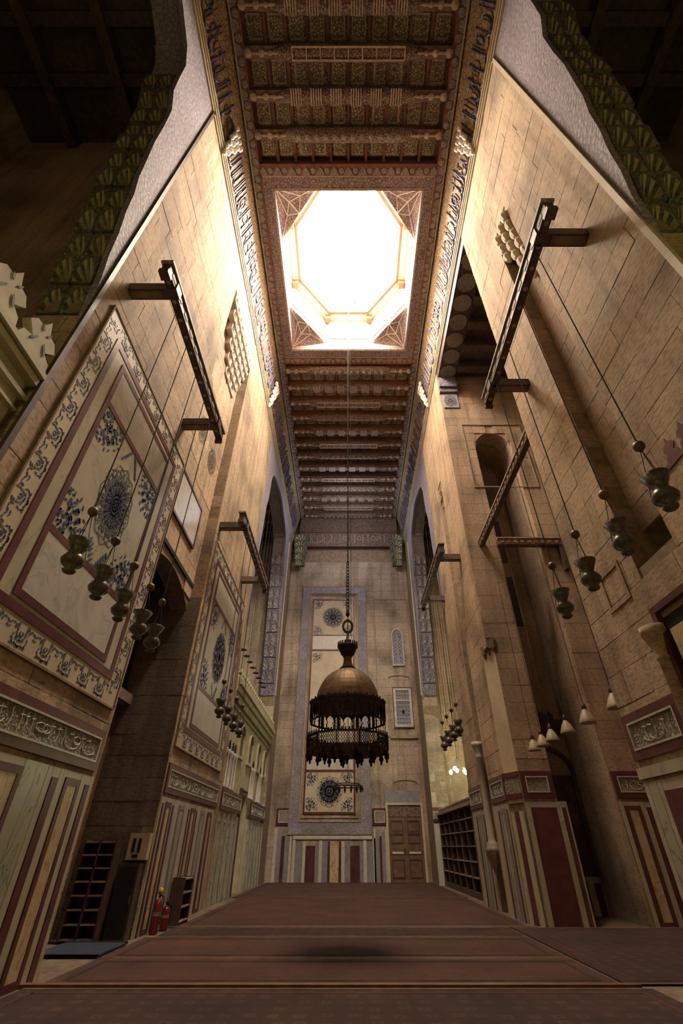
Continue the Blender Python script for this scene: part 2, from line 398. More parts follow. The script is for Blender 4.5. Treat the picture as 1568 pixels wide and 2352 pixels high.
# flat inlay ornament -------------------------------------------------------------------------------
def fleck(mb, F, s, z, ang, L, W, n=0.006, bend=0.0):
    ca, sa = math.cos(ang), math.sin(ang); pts = []
    for u, v in ((-.5,0),(-.2,.5),(.2,.42),(.5,bend),(.2,-.42+bend),(-.2,-.5)):
        x, y = u*L, v*W; pts.append((s+x*ca-y*sa, z+x*sa+y*ca))
    mb.prism(F, pts, n-0.006, n)
def sector(rnd, k):
    return [(rnd.uniform(.04,.5), rnd.uniform(.08,.97), rnd.uniform(-1.2,1.2), rnd.uniform(.075,.15), rnd.random() < .5) for _ in range(k)]
def medallion(F, s, z, rs, rz, parent, n=0.02, m=12, rings=5, mat='blue', k2=True):
    """arabesque roundel: one random leaf spray mirrored and repeated around the centre"""
    a = MB(); b = MB(); f = min(rs, rz); rnd = random.Random(int(abs(s*13+z*7))+m)
    for q_, (r_, th, an, L, big) in enumerate([(u*.0+v, u, w_, l, g) for u, v, w_, l, g in sector(rnd, rings*10 if n < .09 or f > .7 else rings*5)]):
        r_ = math.sqrt(r_*.95) if q_ % 3 else r_*.55
        for i in range(m):
            for sg in (-1, 1):
                t = 2*PI*(i+sg*th)/m
                fleck(a if big else b, F, s+rs*r_*math.cos(t), z+rz*r_*math.sin(t), t+sg*an, f*L*.95, f*L*.36, n)
    pts = []
    for i in range(m*4):
        t = 2*PI*i/(m*4); rr = 1.02+0.045*math.cos(m*t); pts.append((s+rs*rr*math.cos(t), z+rz*rr*math.sin(t)))
    w_ = f*0.012
    for p0, p1 in zip(pts, pts[1:]+pts[:1]):
        an = math.atan2(p1[1]-p0[1], p1[0]-p0[0]); fleck(b, F, (p0[0]+p1[0])/2, (p0[1]+p1[1])/2, an, math.hypot(p1[0]-p0[0], p1[1]-p0[1])*1.5, w_*2, n)
    a.build('medallion_inlay', mat, parent, kind='stuff'); b.build('medallion_outline', 'grey_ink', parent, kind='stuff')
def border(F, s0, s1, z0, z1, t, parent, n=0.02, mat='blue', step=0.3, name='border_inlay'):
    """running scroll of leaves, mirrored every step, in a rectangular border of width t"""
    a = MB(); b = MB(); rnd = random.Random(4)
    tm = [(rnd.uniform(-.5,.5), rnd.uniform(-.4,.4), rnd.uniform(0,PI), rnd.uniform(.09,.18), rnd.random() < .5) for _ in range(24)]
    segs = [((s0+t/2, z0+t/2), (s0+t/2, z1-t/2)), ((s1-t/2, z0+t/2), (s1-t/2, z1-t/2)), ((s0+t, z0+t/2), (s1-t, z0+t/2)), ((s0+t, z1-t/2), (s1-t, z1-t/2))]
    for (xa, ya), (xb, yb) in segs:
        L = math.hypot(xb-xa, yb-ya); k = max(2, int(L/step)); an = math.atan2(yb-ya, xb-xa); ca, sa = math.cos(an), math.sin(an)
        for i in range(k):
            c = (i+0.5)/k; x = xa+(xb-xa)*c; y = ya+(yb-ya)*c; ph = 1 if i % 2 else -1
            for du, dv, da, l, g in tm:
                u = du*step*ph; v = dv*t*.95
                fleck(a if g else b, F, x+u*ca-v*sa, y+u*sa+v*ca, an+da*ph, l*t, l*t*.38, n)
    a.build(name, mat, parent, kind='stuff'); b.build(name, 'grey_ink', parent, kind='stuff')
def corner_orn(F, s, z, sx, sz, r, parent, n=0.02, mat='blue'):
    a = MB(); rnd = random.Random(12)
    for _ in range(80):
        u = rnd.uniform(.03,1); v = rnd.uniform(.03,1)
        if u*u+v*v > 1.0+.25*math.cos(6*math.atan2(v,u)): continue
        an = rnd.uniform(0, PI)
        for (p, q, g) in ((u, v, an), (v, u, HP-an)):
            fleck(a, F, s+sx*r*p, z+sz*r*q, g if sx*sz > 0 else -g, r*rnd.uniform(.08,.15), r*.045, n)
    a.build('corner_inlay', mat, parent, kind='stuff')
def big_panel(F, s0, s1, z0, z1, parent, far=False):
    """tall marble panel: scroll border, two red frames, three fields"""
    mt = 'cream' if not far else 'cream_far'; bt = 0.42
    MB().rect(F, s0, s1, z0, z1, 0.0, 0.035).build('panel_slab', 'stone_pale' if not far else 'border_far', parent)
    MB().ring(F, s0-0.03, s1+0.03, z0-0.03, z1+0.03, 0.035, 0.0, 0.055).build('panel_rim', 'mortar', parent)
    border(F, s0, s1, z0, z1, bt, parent, 0.042)
    a = s0+bt; b = s1-bt; c = z0+bt; d = z1-bt
    MB().ring(F, a, b, c, d, 0.14, 0.02, 0.05).build('red_frame', 'red', parent)
    MB().rect(F, a+.14, b-.14, c+.14, d-.14, 0.03, 0.04).build('panel_field', 'cream', parent)
    a += .42; b -= .42; c += .20; d -= .26
    MB().ring(F, a, b, c, d, 0.12, 0.03, 0.056).build('red_frame', 'red', parent)
    q1 = c+1.12; q2 = d-1.12
    for zz in (q1, q2): MB().rect(F, a+.12, b-.12, zz, zz+0.12, 0.03, 0.055).build('red_bar', 'red', parent)
    MB().rect(F, a+.12, b-.12, c+.12, q1, 0.03, 0.048).build('marble_slab', 'cream_far', parent)
    MB().rect(F, a+.12, b-.12, q2+.12, d-.12, 0.03, 0.048).build('marble_slab', 'cream_far', parent)
    cs = (a+b)/2; cz = (q1+q2+.12)/2; hw = (b-a)/2-.12
    medallion(F, cs, cz, hw*0.44, 0.84, parent, 0.052, 12, 5)
    for sx in (-1, 1):
        for sz in (-1, 1): corner_orn(F, cs+sx*hw, (q2 if sz > 0 else q1+.12), -sx, -sz, min(0.85, hw*.6), parent, 0.05)
    f = MB()
    for sz in (-1, 1):
        for i in range(6):
            for sg in (-1, 1): fleck(f, F, cs+sg*(0.06+0.05*i), cz+sz*(1.38-0.08*i), HP+sg*0.8, 0.15, 0.055, 0.052)
    f.build('finial_inlay', 'blue', parent, kind='stuff')
def stripes(F, s0, pat, z0, z1, parent, sgn=1):
    """dado of upright slabs: pat = (width, kind)"""
    s = s0; o = []
    for wd, k in pat:
        a, b = (s, s+wd) if sgn > 0 else (s-wd, s); s += sgn*wd; g = 0.006
        if k in ('gf', 'wf'):
            MB().ring(F, a+g, b-g, z0, z1-.10, min(.10, wd*.25), 0.0, 0.045).build('slab_frame', 'red' if k == 'gf' else 'grey_marble', parent)
            MB().rect(F, a+g+min(.1,wd*.25), b-g-min(.1,wd*.25), z0+.1, z1-.2, 0.0, 0.035).build('veined_slab', 'gold_marble' if k == 'gf' else 'green_marble', parent)
            MB().rect(F, a, b, z1-.10, z1, 0.0, 0.025).build('dado_slab', 'cream', parent)
        elif k == 'r':
            MB().rect(F, a+g, b-g, z0, z1-.14, 0.0, 0.04).build('red_slab', 'red', parent)
            MB().rect(F, a, b, z1-.14, z1, 0.0, 0.025).build('dado_slab', 'cream', parent)
        else:
            MB().rect(F, a+g, b-g, z0, z1, 0.0, 0.028).build('dado_slab', {'c':'cream','w':'cream_far','v':'green_marble','g':'grey_marble'}[k], parent)
def glyphs(P, s0, s1, mb, h=1.0, seed=3, r=0.028, dens=1.0):
    """free calligraphic strokes; P(s, t) maps along/height(0..1) to world"""
    rr = random.Random(seed); s = s0
    while s < s1-0.4:
        k = rr.random(); wv = rr.uniform(0.28, 0.5)
        if k < 0.5: pts = [(s+wv*.3, .08+.1*rr.random()), (s+wv*.36, .5), (s+wv*.3, .92)]
        elif k < 0.8: pts = [(s+wv*(.5+.5*math.cos(a)), .34-.26*math.sin(a)) for a in [PI*i/6 for i in range(7)]]+[(s, .6)]
        else: pts = [(s+wv*(.5+.38*math.cos(a)), .55+.2*math.sin(a)) for a in [2*PI*i/7 for i in range(8)]]
        if rr.random() < 0.45: mb.path([P(s+wv*.2, .74), P(s+wv*.5, .79)], r*1.1, 5)
        mb.path([P(*p) for p in pts], r, 5); s += wv*rr.uniform(.7, 1.05)/dens

exec_order = []
# ================================================================ THE SETTING
floor = MB().box(-12.5, 12.5, -9.5, YF+1, -0.3, 0).build('floor', 'stone_dark', kind='structure', label='stone floor under the worn carpets')
# ---------------- left wall
WL = empty('wall_left', (-XW, 4.4, 0), 'left stone wall with tall inlaid marble panels and a portal recess', kind='structure')
c = MB(); c.rect(L_, 4.43, 9.6, 0, ZW, -TH, -.03); c.rect(L_, 13.2, 19.4, 0, ZW, -TH, -.03); c.rect(L_, 30.0, YF, 0, ZW, -TH, -.03)
c.rect(L_, 9.6, 13.2, 20.2, ZW, -TH, -.03); c.build('wall_core', 'mortar', WL)
# recessed bay between the piers: segmental arch over a deep portal
def segz(s): t = (s-9.6)/3.6; return 7.55+1.25*math.sin(PI*min(1, max(0, t)))**0.8*0.45
c = MB(); K = 16
for i in range(K):
    a = 9.6+3.6*i/K; b = 9.6+3.6*(i+1)/K; c.prism(L_, [(a, segz(a)), (b, segz(b)), (b, 20.2), (a, 20.2)], -TH, -.41)
c.build('portal_wall', 'mortar', WL)
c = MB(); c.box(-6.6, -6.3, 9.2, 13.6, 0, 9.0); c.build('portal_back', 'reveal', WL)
MB().box(-6.3, -6.26, 9.6, 13.2, 5.0, 8.4).build('dark_panel', 'dark', WL); MB().box(-6.3, -5.0, 9.6, 13.2, 8.3, 8.42).build('portal_soffit', 'dark', WL); MB().box(-6.3, -6.0, 9.6, 13.2, 4.75, 5.0).build('timber_lintel', 'wood_light', WL)  # black back sheet and black soffit paint in the shade of the portal top
c = MB(); c.box(-6.6, -5.6, 13.24, 13.6, 0, 9.0); c.box(-6.6, -5.6, 9.2, 9.6, 0, 9.0); c.box(-6.6, -5.6, 9.2, 13.6, 8.4, 9.0); c.build('portal_side', 'mortar', WL)
blocks(L_, 4.4, 9.6, 0.0, 22.05, WL, 'stone', n1=0.0, rot=HP, seed=2, limit=190)
blocks(L_, 13.2, 19.4, 0.0, 22.05, WL, 'stone', n1=0.0, rot=HP, seed=3, limit=60)
def fr(za, zb):
    if za > 8.2: return [(9.6, 13.2)]
    z = zb; lo = [s for s in [9.6+i*.1 for i in range(37)] if segz(s) > za]
    return [(9.6, 13.2)] if za >= 8.05 else ([] if za < 7.6 else [(9.6, lo[0]), (lo[-1], 13.2)] if lo else [(9.6, 13.2)])
blocks(L_, 9.6, 13.2, 7.9, 20.2, WL, 'stone', free=fr, n1=-.38, rot=HP, seed=4, limit=50)
blocks(L_, 9.6, 13.2, 20.2, 22.05, WL, 'stone', n1=0, rot=HP, seed=14, limit=0)
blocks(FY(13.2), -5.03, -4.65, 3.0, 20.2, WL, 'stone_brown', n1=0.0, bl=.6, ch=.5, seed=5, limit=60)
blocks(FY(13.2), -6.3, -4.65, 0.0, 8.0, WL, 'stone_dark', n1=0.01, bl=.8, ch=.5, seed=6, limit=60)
blocks(FY(4.4), -5.6, -4.65, 0, 9.2, WL, 'stone', n1=0, bl=.7, seed=7, limit=20)
MB().box(-4.66, -4.60, 4.32, 4.42, 0, 22.0).build('corner_moulding', 'wood', WL)
aL = arch_wall(L_, -6.2, 4.4, 'arch_spandrel', WL, 'spandrel')
soffit_cells(-1, 4.4, WL, 'green_gold', -1)
aL2 = arch_wall(L_, 19.4, 30.0, 'arch_spandrel', WL, 'spandrel')
soffit_cells(-1, 30.0, WL, 'bluegold', -1, ncol=2)
MB().rect(L_, -9.5, -6.2, 0, ZW, -TH, 0).build('wall_core', 'stone', WL)
big_panel(L_, 4.8, 9.42, 3.78, 10.2, WL)
big_panel(L_, 13.4, 18.7, 3.78, 10.2, WL)
MB().rect(L_, 9.95, 12.3, 9.35, 10.75, -.38, -.33).build('marble_slab', 'cream_far', WL)
MB().ring(L_, 9.87, 12.38, 9.27, 10.83, .08, -.38, -.31).build('slab_frame', 'red', WL)
def frieze(F, s0, s1, parent, z0=2.70, z1=3.36, open_end=False):
    MB().ring(F, s0, s1, z0, z1, 0.13, 0.0, 0.05).build('frieze_frame', 'red', parent)
    MB().ring(F, s0+.13, s1-.13, z0+.13, z1-.13, 0.03, 0.0, 0.06).build('frieze_fillet', 'cream_far', parent)
    MB().rect(F, s0+.16, s1-.16, z0+.16, z1-.16, 0.0, 0.03).build('inscription_band', 'script', parent)
    mb = MB(); glyphs(lambda s, t: F(s, z0+.18+t*(z1-z0-.36), 0.035), s0+.2, s1-.3, mb, seed=int(abs(s0)*7)+3, r=0.012, dens=1.9)
    mb.build('inscription_strokes', 'cream_far', parent, kind='stuff')
frieze(L_, 3.6+.9, 9.45, WL); frieze(L_, 13.3, 18.9, WL)
pat = [(.10,'c'),(.17,'r'),(.18,'c'),(.52,'gf'),(.20,'c'),(.20,'r'),(.16,'c'),(.62,'v'),(.95,'gf'),(.5,'v'),(.2,'r'),(.2,'c'),(.5,'gf'),(.17,'r'),(.1,'c')]
stripes(L_, 9.5, pat, 0.0, 2.62, WL, -1)
pat2 = [(.10,'c'),(.12,'r'),(.12,'c'),(.46,'gf'),(.12,'c'),(.12,'r'),(.42,'w'),(.52,'wf'),(.42,'w'),(.12,'r'),(.12,'c'),(.46,'gf'),(.12,'c'),(.12,'r'),(.38,'w'),(.5,'wf'),(.3,'w'),(.12,'r'),(.46,'gf'),(.12,'r'),(.2,'c')]
stripes(L_, 13.25, pat2, 0.0, 2.62, WL, 1)
# muqarnas hood over the left recess
for j in range(6):
    for i in range(8-j):
        y_ = 9.95+.42*i+.21*j+.12*j
        if y_ > 13.1: continue
        cell('white_plaster', basis(Vector((-XW+.03-.07*j, y_, 20.1-.5*(j+1))), Vector((0,1,0)), Vector((1,0,0)), Vector((0,0,1)), .42, .9, .52), WL)
        if (i+j) % 2: MB().lathe([(.01,0),(.05,.08),(.07,.2),(.03,.26)], (-XW+.02-.07*j, y_+.21, 20.1-.5*(j+1)-.12), 7).build('muqarnas_lobe', 'stone_pale', WL)
# painted roundels above pier bay
for k, (yy, zz) in enumerate(((10.4, 14.9), (11.9, 14.6), (10.9, 13.2), (12.3, 13.0))):
    medallion(L_, yy, zz, .42, .52, WL, -.36, 8, 3, 'grey_ink')
# ---------------- right wall
WR = empty('wall_right', (XW, 3.05, 0), 'right stone wall broken by a tall transept opening', kind='structure')
def fR1(za, zb): return [(3.05, 8.3)] if (za > 16.6 or zb < 5.2) else [(3.05, 5.45), (6.42, 8.3)]
c = MB(); c.rect(R_, 3.08, 5.45, 0, ZW, -TH, -.03); c.rect(R_, 6.42, 8.3, 0, ZW, -TH, -.03); c.rect(R_, 5.45, 6.42, 0, 5.2, -TH, -.03)
c.rect(R_, 5.45, 6.42, 16.6, ZW, -TH, -.03); c.rect(R_, 5.45, 6.42, 5.9, 16.6, -TH, -.38); c.box(5.9, 6.0, 5.4, 6.5, 5.1, 6)
c.build('wall_core', 'mortar', WR)
blocks(R_, 3.05, 8.3, 0, 22.05, WR, 'stone', free=fR1, n1=0, rot=HP, seed=11, limit=170)
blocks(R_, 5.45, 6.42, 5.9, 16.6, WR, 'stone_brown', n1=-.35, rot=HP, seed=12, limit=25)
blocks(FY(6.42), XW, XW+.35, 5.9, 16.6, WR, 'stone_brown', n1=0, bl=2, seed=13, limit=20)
for j in range(5):
    for i in range(3 if j < 3 else 2):
        MB().lathe([(.02,0),(.10,.12),(.155,.32),(.13,.46),(.04,.5)], (XW-.02+.07*j, 5.58+.33*i+(.16 if j > 2 else .05*j), 16.25-.42*j), 9).build('muqarnas_lobe', 'stone_pale', WR)
MB().lathe([(.02,0),(.12,.2),(.16,.5),(.12,.9),(.1,1.1)], (XW+.22, 5.85, 13.5), 8).build('stalactite', 'stone_pale', WR)
aR = arch_wall(R_, -7.5, 3.05, 'arch_spandrel', WR, 'spandrel')
soffit_cells(1, 3.05, WR, 'green_gold', -1)
MB().box(4.60, 4.67, 2.99, 3.10, 0, 22.0).build('corner_moulding', 'stone_pale', WR)
blocks(FY(3.05), XW, XW+TH, 0, 9.2, WR, 'stone', n1=0, bl=.7, seed=8, limit=10)
MB().rect(R_, -9.5, -7.5, 0, ZW, -TH, 0).build('wall_core', 'stone', WR)
# far part of the right wall, with a chamfered corner and a shallow recess
def fR2(za, zb): return [(15.0 if za > 7 else 15.62, 20.5)] if (za > 16.2) else [(15.0 if za > 7 else 15.62, 17.5), (18.3, 20.5)]
c = MB(); c.rect(R_, 15.62, 17.5, 0, ZW, -TH, -.03); c.rect(R_, 15.03, 15.62, 7.0, ZW, -TH, -.03); c.rect(R_, 18.3, 20.5, 0, ZW, -TH, -.03)
c.rect(R_, 17.5, 18.3, 16.2, ZW, -TH, -.03); c.rect(R_, 17.5, 18.3, 0, 16.2, -TH, -.3); c.rect(R_, 30.0, YF, 0, ZW, -TH, -.03)
c.add([(XW+.03,15.62,0),(XW+.27,15.03,0),(5.6,15.03,0),(5.6,15.62,0),(XW+.03,15.62,7),(XW+.27,15.03,7),(5.6,15.03,7),(5.6,15.62,7)], [(0,1,2,3),(4,5,6,7),(0,1,5,4),(1,2,6,5),(2,3,7,6),(3,0,4,7)])
c.build('wall_core', 'mortar', WR)
blocks(R_, 15.0, 20.5, 0, 22.05, WR, 'stone', free=fR2, n1=0, rot=HP, seed=15, limit=70)
blocks(R_, 17.5, 18.3, 0, 16.2, WR, 'stone_brown', n1=-.26, rot=HP, seed=16, limit=10, bl=2)
for j in range(4): cell('stone', basis(Vector((XW+.03+.06*j, 17.9, 15.7-.45*j)), Vector((0,-1,0)), Vector((-1,0,0)), Vector((0,0,1)), .7-.12*j, .8, .45), WR)
FC, LC = FX2((XW, 15.6), (XW+.25, 15.0))
FC2 = lambda s, z, n: (XW+.25*s/.65-n*.923, 15.6-.6*s/.65-n*.385, z)
MB().rect(FC2, 0, .65, 2.6, 7.0, -.05, 0).build('chamfer_face', 'stone_pale', WR)
for k in range(3): MB().lathe([(.02,0),(.09,.15),(.13,.4)], (XW+.04+.1*k, 15.45-.22*k, 6.75+.05*k), 8).build('stalactite', 'stone_brown', WR)
aR2 = arch_wall(R_, 20.5, 30.0, 'arch_spandrel', WR, 'spandrel')
soffit_cells(1, 30.0, WR, 'bluegold', -1, ncol=2)
# transept wall facing the camera at y = 15
YT = 15.0; FT = FY(YT)
WT = empty('wall_right_transept', (5.6, YT, 0), 'coursed stone wall of the right transept with a tall dark arched recess', kind='structure')
rx0, rx1 = 5.85, 7.50
def rz(x): t = (x-(rx0+rx1)/2)/((rx1-rx0)/2); return 16.3+1.05*math.sqrt(max(0, 1-t*t))
c = MB(); c.rect(FT, XW+.3, rx0, 0, ZW, -.6, -.03); c.rect(FT, rx1, 12.5, 0, ZW, -.6, -.03)
for i in range(20):
    a = rx0+(rx1-rx0)*i/20; b = rx0+(rx1-rx0)*(i+1)/20; c.prism(FT, [(a, rz(a)), (b, rz(b)), (b, ZW), (a, ZW)], -2.3, -.03)
c.box(rx0-.3, rx0, YT+.6, YT+2.3, 0, 16.3); c.box(rx1, rx1+.3, YT+.6, YT+2.3, 0, 16.3); c.box(rx0-.3, rx1+.3, YT+2.3, YT+2.6, 0, ZW)
c.build('wall_core', 'stone_brown', WT)
def fT(za, zb):
    x0 = XW+(.25 if za < 7 else 0)
    if za >= 17.35: return [(x0, 12.5)]
    if zb <= 16.3: return [(x0, rx0), (rx1, 12.5)]
    t = math.sqrt(max(0, 1-((max(za,16.3)-16.3)/1.05)**2)); m = (rx0+rx1)/2; h = (rx1-rx0)/2*t
    return [(x0, m-h), (m+h, 12.5)]
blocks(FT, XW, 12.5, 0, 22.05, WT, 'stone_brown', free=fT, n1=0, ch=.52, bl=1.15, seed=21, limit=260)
MB().ring(FT, rx0-.45, rx1+.7, 14.0, 17.9, .05, 0.0, .035).build('label_moulding', 'mortar', WT)
frieze(FT, XW+.27, rx0-.03, WT); frieze(FT, rx1+.05, 10.6, WT)
stripes(FT, XW+.27, [(.14,'c'),(.7,'r'),(.16,'c'),(.1,'r'),(.06,'c')], 0, 2.62, WT, 1)
stripes(FT, rx1+.05, [(.1,'c'),(.45,'gf'),(.16,'c'),(.12,'r'),(.25,'c'),(.45,'gf'),(.2,'r'),(.3,'c')], 0, 2.62, WT, 1)
MB().rect(FC2, 0, .65, 2.7, 2.83, 0, .05).rect(FC2, 0, .65, 3.23, 3.36, 0, .05).build('frieze_frame', 'red', WR)
MB().rect(FC2, 0, .65, 2.83, 3.23, 0, .03).build('inscription_band', 'script', WR)
MB().rect(FC2, 0.05, .2, 0, 2.4, 0, .03).rect(FC2, 0.4, .6, 0, 2.4, 0, .03).build('dado_slab', 'cream', WR)
MB().rect(FC2, .22, .38, 0, 2.4, 0, .03).build('red_slab', 'red', WR)
frieze(R_, 15.62, 17.3, WR, 2.70, 3.36)
stripes(R_, 15.62, [(.12,'c'),(.14,'r'),(.12,'c'),(.5,'wf'),(.12,'c'),(.14,'r'),(.5,'c')], 0, 2.62, WR, 1)
stripes(R_, 18.35, [(.2,'c'),(.14,'r'),(.2,'c'),(.5,'wf'),(.2,'c'),(.14,'r'),(.5,'c')], 0, 2.62, WR, 1)
frieze(R_, 18.35, 20.4, WR)
frieze(R_, 6.7, 8.25, WR)
MB().rect(R_, 3.2, 8.28, 2.45, 2.6, 0, .05).build('ledge', 'cream', WR)
stripes(R_, 8.25, [(.12,'c'),(.25,'v'),(.12,'c'),(.9,'r'),(.2,'c'),(.6,'gf'),(.3,'v'),(.9,'r')], 0, 2.4, WR, -1)
# things of the transept recess: tile soffit, doors, crested arch, low dado
c = MB(); c.box(XW+.02, 5.6, 8.3, 15.0, 21.3, 22.0); c.build('opening_lintel', 'wood', WT)
for i in range(7):
    cy = 8.95+.92*i
    MB().lathe([(.40,0),(.40,.03),(.30,.05),(.28,.02),(.1,.05)][::1], (5.12, cy, 21.24), 14).build('soffit_roundel', 'scallop', WT)
MB().box(5.6, 12.5, 8.3, 15.0, 21.6, 22.0).build('transept_ceiling', 'wood', WT)
for i in range(5): MB().box(5.6, 12.5, 9.2+1.2*i, 9.6+1.2*i, 21.1, 21.7).build('transept_beam', 'wood', WT)
MB().rect(FT, XW, 5.55, 20.5, 21.2, 0, .25).rect(FT, XW, 5.55, 20.2, 20.45, 0, .15).build('lintel_corbel', 'bluegold', WT)
MB().rect(FT, XW+.1, 5.5, 19.1, 20.1, 0, .05).build('tile_plaque', 'border_far', WT)
medallion(FT, 5.1, 19.6, .3, .38, WT, .07, 8, 3)
FB = FY(YT+2.3)
c = MB(); c.rect(FB, rx0, rx1, 4.75, 5.2, 0, .16)
for i in range(5): c.prism(FB, [(rx0+.05+.28*i,5.2),(rx0+.25+.28*i,5.2),(rx0+.27+.28*i,5.36),(rx0+.15+.28*i,5.48),(rx0+.03+.28*i,5.36)], .02, .1)
c.build('crested_ledge', 'wood', WT)
c = MB()
for i in range(14):
    a = PI*i/14; b = PI*(i+1)/14; m = 6.67
    c.prism(FB, [(m+.75*math.cos(a), 3.5+.75*math.sin(a)), (m+.86*math.cos(a), 3.5+.86*math.sin(a)), (m+.86*math.cos(b), 3.5+.86*math.sin(b)), (m+.75*math.cos(b), 3.5+.75*math.sin(b))], 0, .12)
c.rect(FB, 5.85, 6.0, 0.9, 3.5, 0, .12); c.rect(FB, 7.36, 7.5, .9, 3.5, 0, .12); c.build('arch_frame', 'wood', WT)
MB().rect(FB, 6.0, 7.36, .9, 3.5, 0, .04).build('shutter', 'wood', WT)
stripes(FB, rx0, [(.2,'c'),(.2,'r'),(.3,'c'),(.5,'gf'),(.2,'c'),(.2,'r')], 0, .88, WT, 1)
for zz in (11.6, 8.7): MB().rect(FB, 5.95, 7.0, zz, zz+2.2, -.02, .05).build('dark_panel', 'wood', WT)
# ---------------- far wall
WF = empty('wall_far', (0, YF, 0), 'far stone end wall with a tall inlaid panel, tiled windows and a door', kind='structure')
MB().rect(F_, -6, 6, 0, ZC, -.5, -.03).build('wall_core', 'mortar', WF)
blocks(F_, -XW, XW, 0, 20.3, WF, 'stone_far', n1=0, ch=.52, bl=1.1, seed=31, limit=300)
x0, x1 = -3.5, 1.3
MB().rect(F_, x0, x1, 2.2, 18.0, 0, .05).build('panel_slab', 'stone_far', WF)
MB().ring(F_, x0, x1, 2.2, 18.0, .55, .03, .08).build('panel_border', 'border_far', WF)
MB().ring(F_, x0-.05, x1+.05, 2.15, 18.05, .05, 0, .1).ring(F_, x0+.55, x1-.55, 2.75, 17.45, .04, .03, .11).ring(F_, x0+.68, x1-.68, 2.95, 17.3, .03, .03, .1).build('panel_fillet', 'mortar', WF)
border(F_, x0, x1, 2.2, 18.0, .55, WF, .09, 'grey_ink', .55)
a, b = -2.72, .42
MB().ring(F_, a, b, 3.15, 17.0, .11, .03, .12).build('red_frame', 'red', WF)
MB().rect(F_, a+.1, b-.1, 3.25, 16.9, .03, .07).build('panel_field', 'stone_pale', WF)
for zz in (14.05, 12.95, 6.45, 5.35): MB().rect(F_, a+.1, b-.1, zz, zz+.1, .03, .115).build('red_bar', 'red', WF)
MB().rect(F_, a+.12, b-.12, 13.05, 14.05, .03, .09).build('marble_slab', 'cream_far', WF)
MB().rect(F_, a+.12, b-.12, 5.45, 6.45, .03, .09).build('marble_slab', 'cream_far', WF)
for zc, hh in ((15.5, 1.35), (9.7, 3.1), (4.3, 1.0)):
    medallion(F_, -1.15, zc, .76, .76 if zc != 9.7 else 1.2, WF, .1, 12, 5, 'blue')
    for sx in (-1, 1):
        for sz in (-1, 1): corner_orn(F_, -1.15+sx*1.4, zc+sz*hh, -sx, -sz, .72, WF, .09, 'grey_ink' if zc == 9.7 else 'blue')
MB().ring(F_, 1.95, 4.5, 7.3, 17.0, .04, 0, .03).build('wall_joint', 'mortar', WF)
# dado of the far wall
def fd(s, wd, z1, k, z0=0.0): 
    MB().rect(F_, s+.01, s+wd-.01, z0, z1, 0, .05 if k != 'r' else .07).build({'r':'red_slab'}.get(k,'dado_slab'), {'r':'plum_marble','c':'cream_far','g':'grey_marble','y':'gold_marble','s':'stone_far'}[k], WF)
fd(-4.3, .2, 2.45, 'c'); fd(-4.1, .25, 2.3, 'g'); fd(-3.85, .2, 2.1, 'r'); fd(-3.65, .25, 2.3, 'g'); fd(-3.4, .15, 2.45, 'c')
xs = -3.2
for wd, k, z in ((.18,'c',2.0),(.4,'g',1.85),(.18,'c',1.85),(.55,'r',1.65),(.2,'g',1.85),(.2,'c',1.9),(.3,'g',1.85),(.14,'r',1.85),(.5,'y',1.75),(.14,'r',1.85),(.2,'c',1.85),(.3,'g',1.85),(.55,'r',1.65),(.2,'g',1.85),(.2,'c',1.9),(.35,'g',1.85),(.17,'c',2.0)):
    fd(xs, wd, z, k); xs += wd
fd(1.45, .12, 2.45, 'c'); fd(1.57, .2, 2.3, 'g'); fd(1.77, .14, 2.1, 'r'); fd(1.91, .2, 2.3, 'g'); fd(2.1, .12, 2.45, 'c')
MB().rect(F_, -3.2, 1.35, 1.95, 2.12, 0, .08).build('dado_cap', 'cream_far', WF)
for s in (-4.25, 1.4):
    MB().ring(F_, s, s+.86, 2.62, 3.45, .12, 0, .07).build('plaque_frame', 'plum_marble', WF)
    MB().ring(F_, s+.12, s+.74, 2.74, 3.33, .04, 0, .08).build('plaque_fillet', 'cream_far', WF)
    MB().rect(F_, s+.16, s+.70, 2.78, 3.29, 0, .05).build('inscription_plaque', 'script', WF)
# arched tile window and square tile window
c = MB(); d_ = MB(); wx, w0, w1, hw = 3.55, 11.95, 14.05, .36
prof = [(wx-hw, w0), (wx+hw, w0), (wx+hw, w1)]+[(wx+hw*math.cos(PI*i/10), w1+hw*1.3*math.sin(PI*i/10)) for i in range(1, 10)]+[(wx-hw, w1)]
c.prism(F_, prof, 0, .06)
c.build('arched_grille', 'border_far', WF)
po = [(wx+(x-wx)*1.14, z+(.06 if z > w0 else -.08)) for x, z in prof]
for p, q in zip(prof, prof[1:]+prof[:1]):
    i = prof.index(p); j = prof.index(q); d_.prism(F_, [p, q, po[j], po[i]], 0, .12)
d_.build('grille_frame', 'cream_far', WF)
a_ = MB()
for i in range(9):
    for sg in (-1, 1):
        fleck(a_, F_, wx+sg*.15, w0+.25+.25*i, HP+sg*.7*(1 if i % 2 else -1), .24, .09, .07); fleck(a_, F_, wx+sg*.27, w0+.15+.25*i, HP-sg*.5, .16, .06, .07)
a_.build('grille_tracery', 'blue', WF, kind='stuff')
MB().ring(F_, 3.0, 4.3, 7.85, 10.4, .04, 0, .12).build('grille_frame', 'red', WF)
MB().ring(F_, 3.04, 4.26, 7.89, 10.36, .16, 0, .09).rect(F_, 3.2, 4.1, 9.5, 9.6, 0, .09).build('grille_border', 'cream_far', WF)
MB().rect(F_, 3.2, 4.1, 8.05, 10.2, 0, .05).build('square_grille', 'border_far', WF)
a_ = MB()
for i in range(5):
    for j in range(9): fleck(a_, F_, 3.28+.19*i, 8.15+.245*j, (i*3+j)*.9, .18, .06, .06)
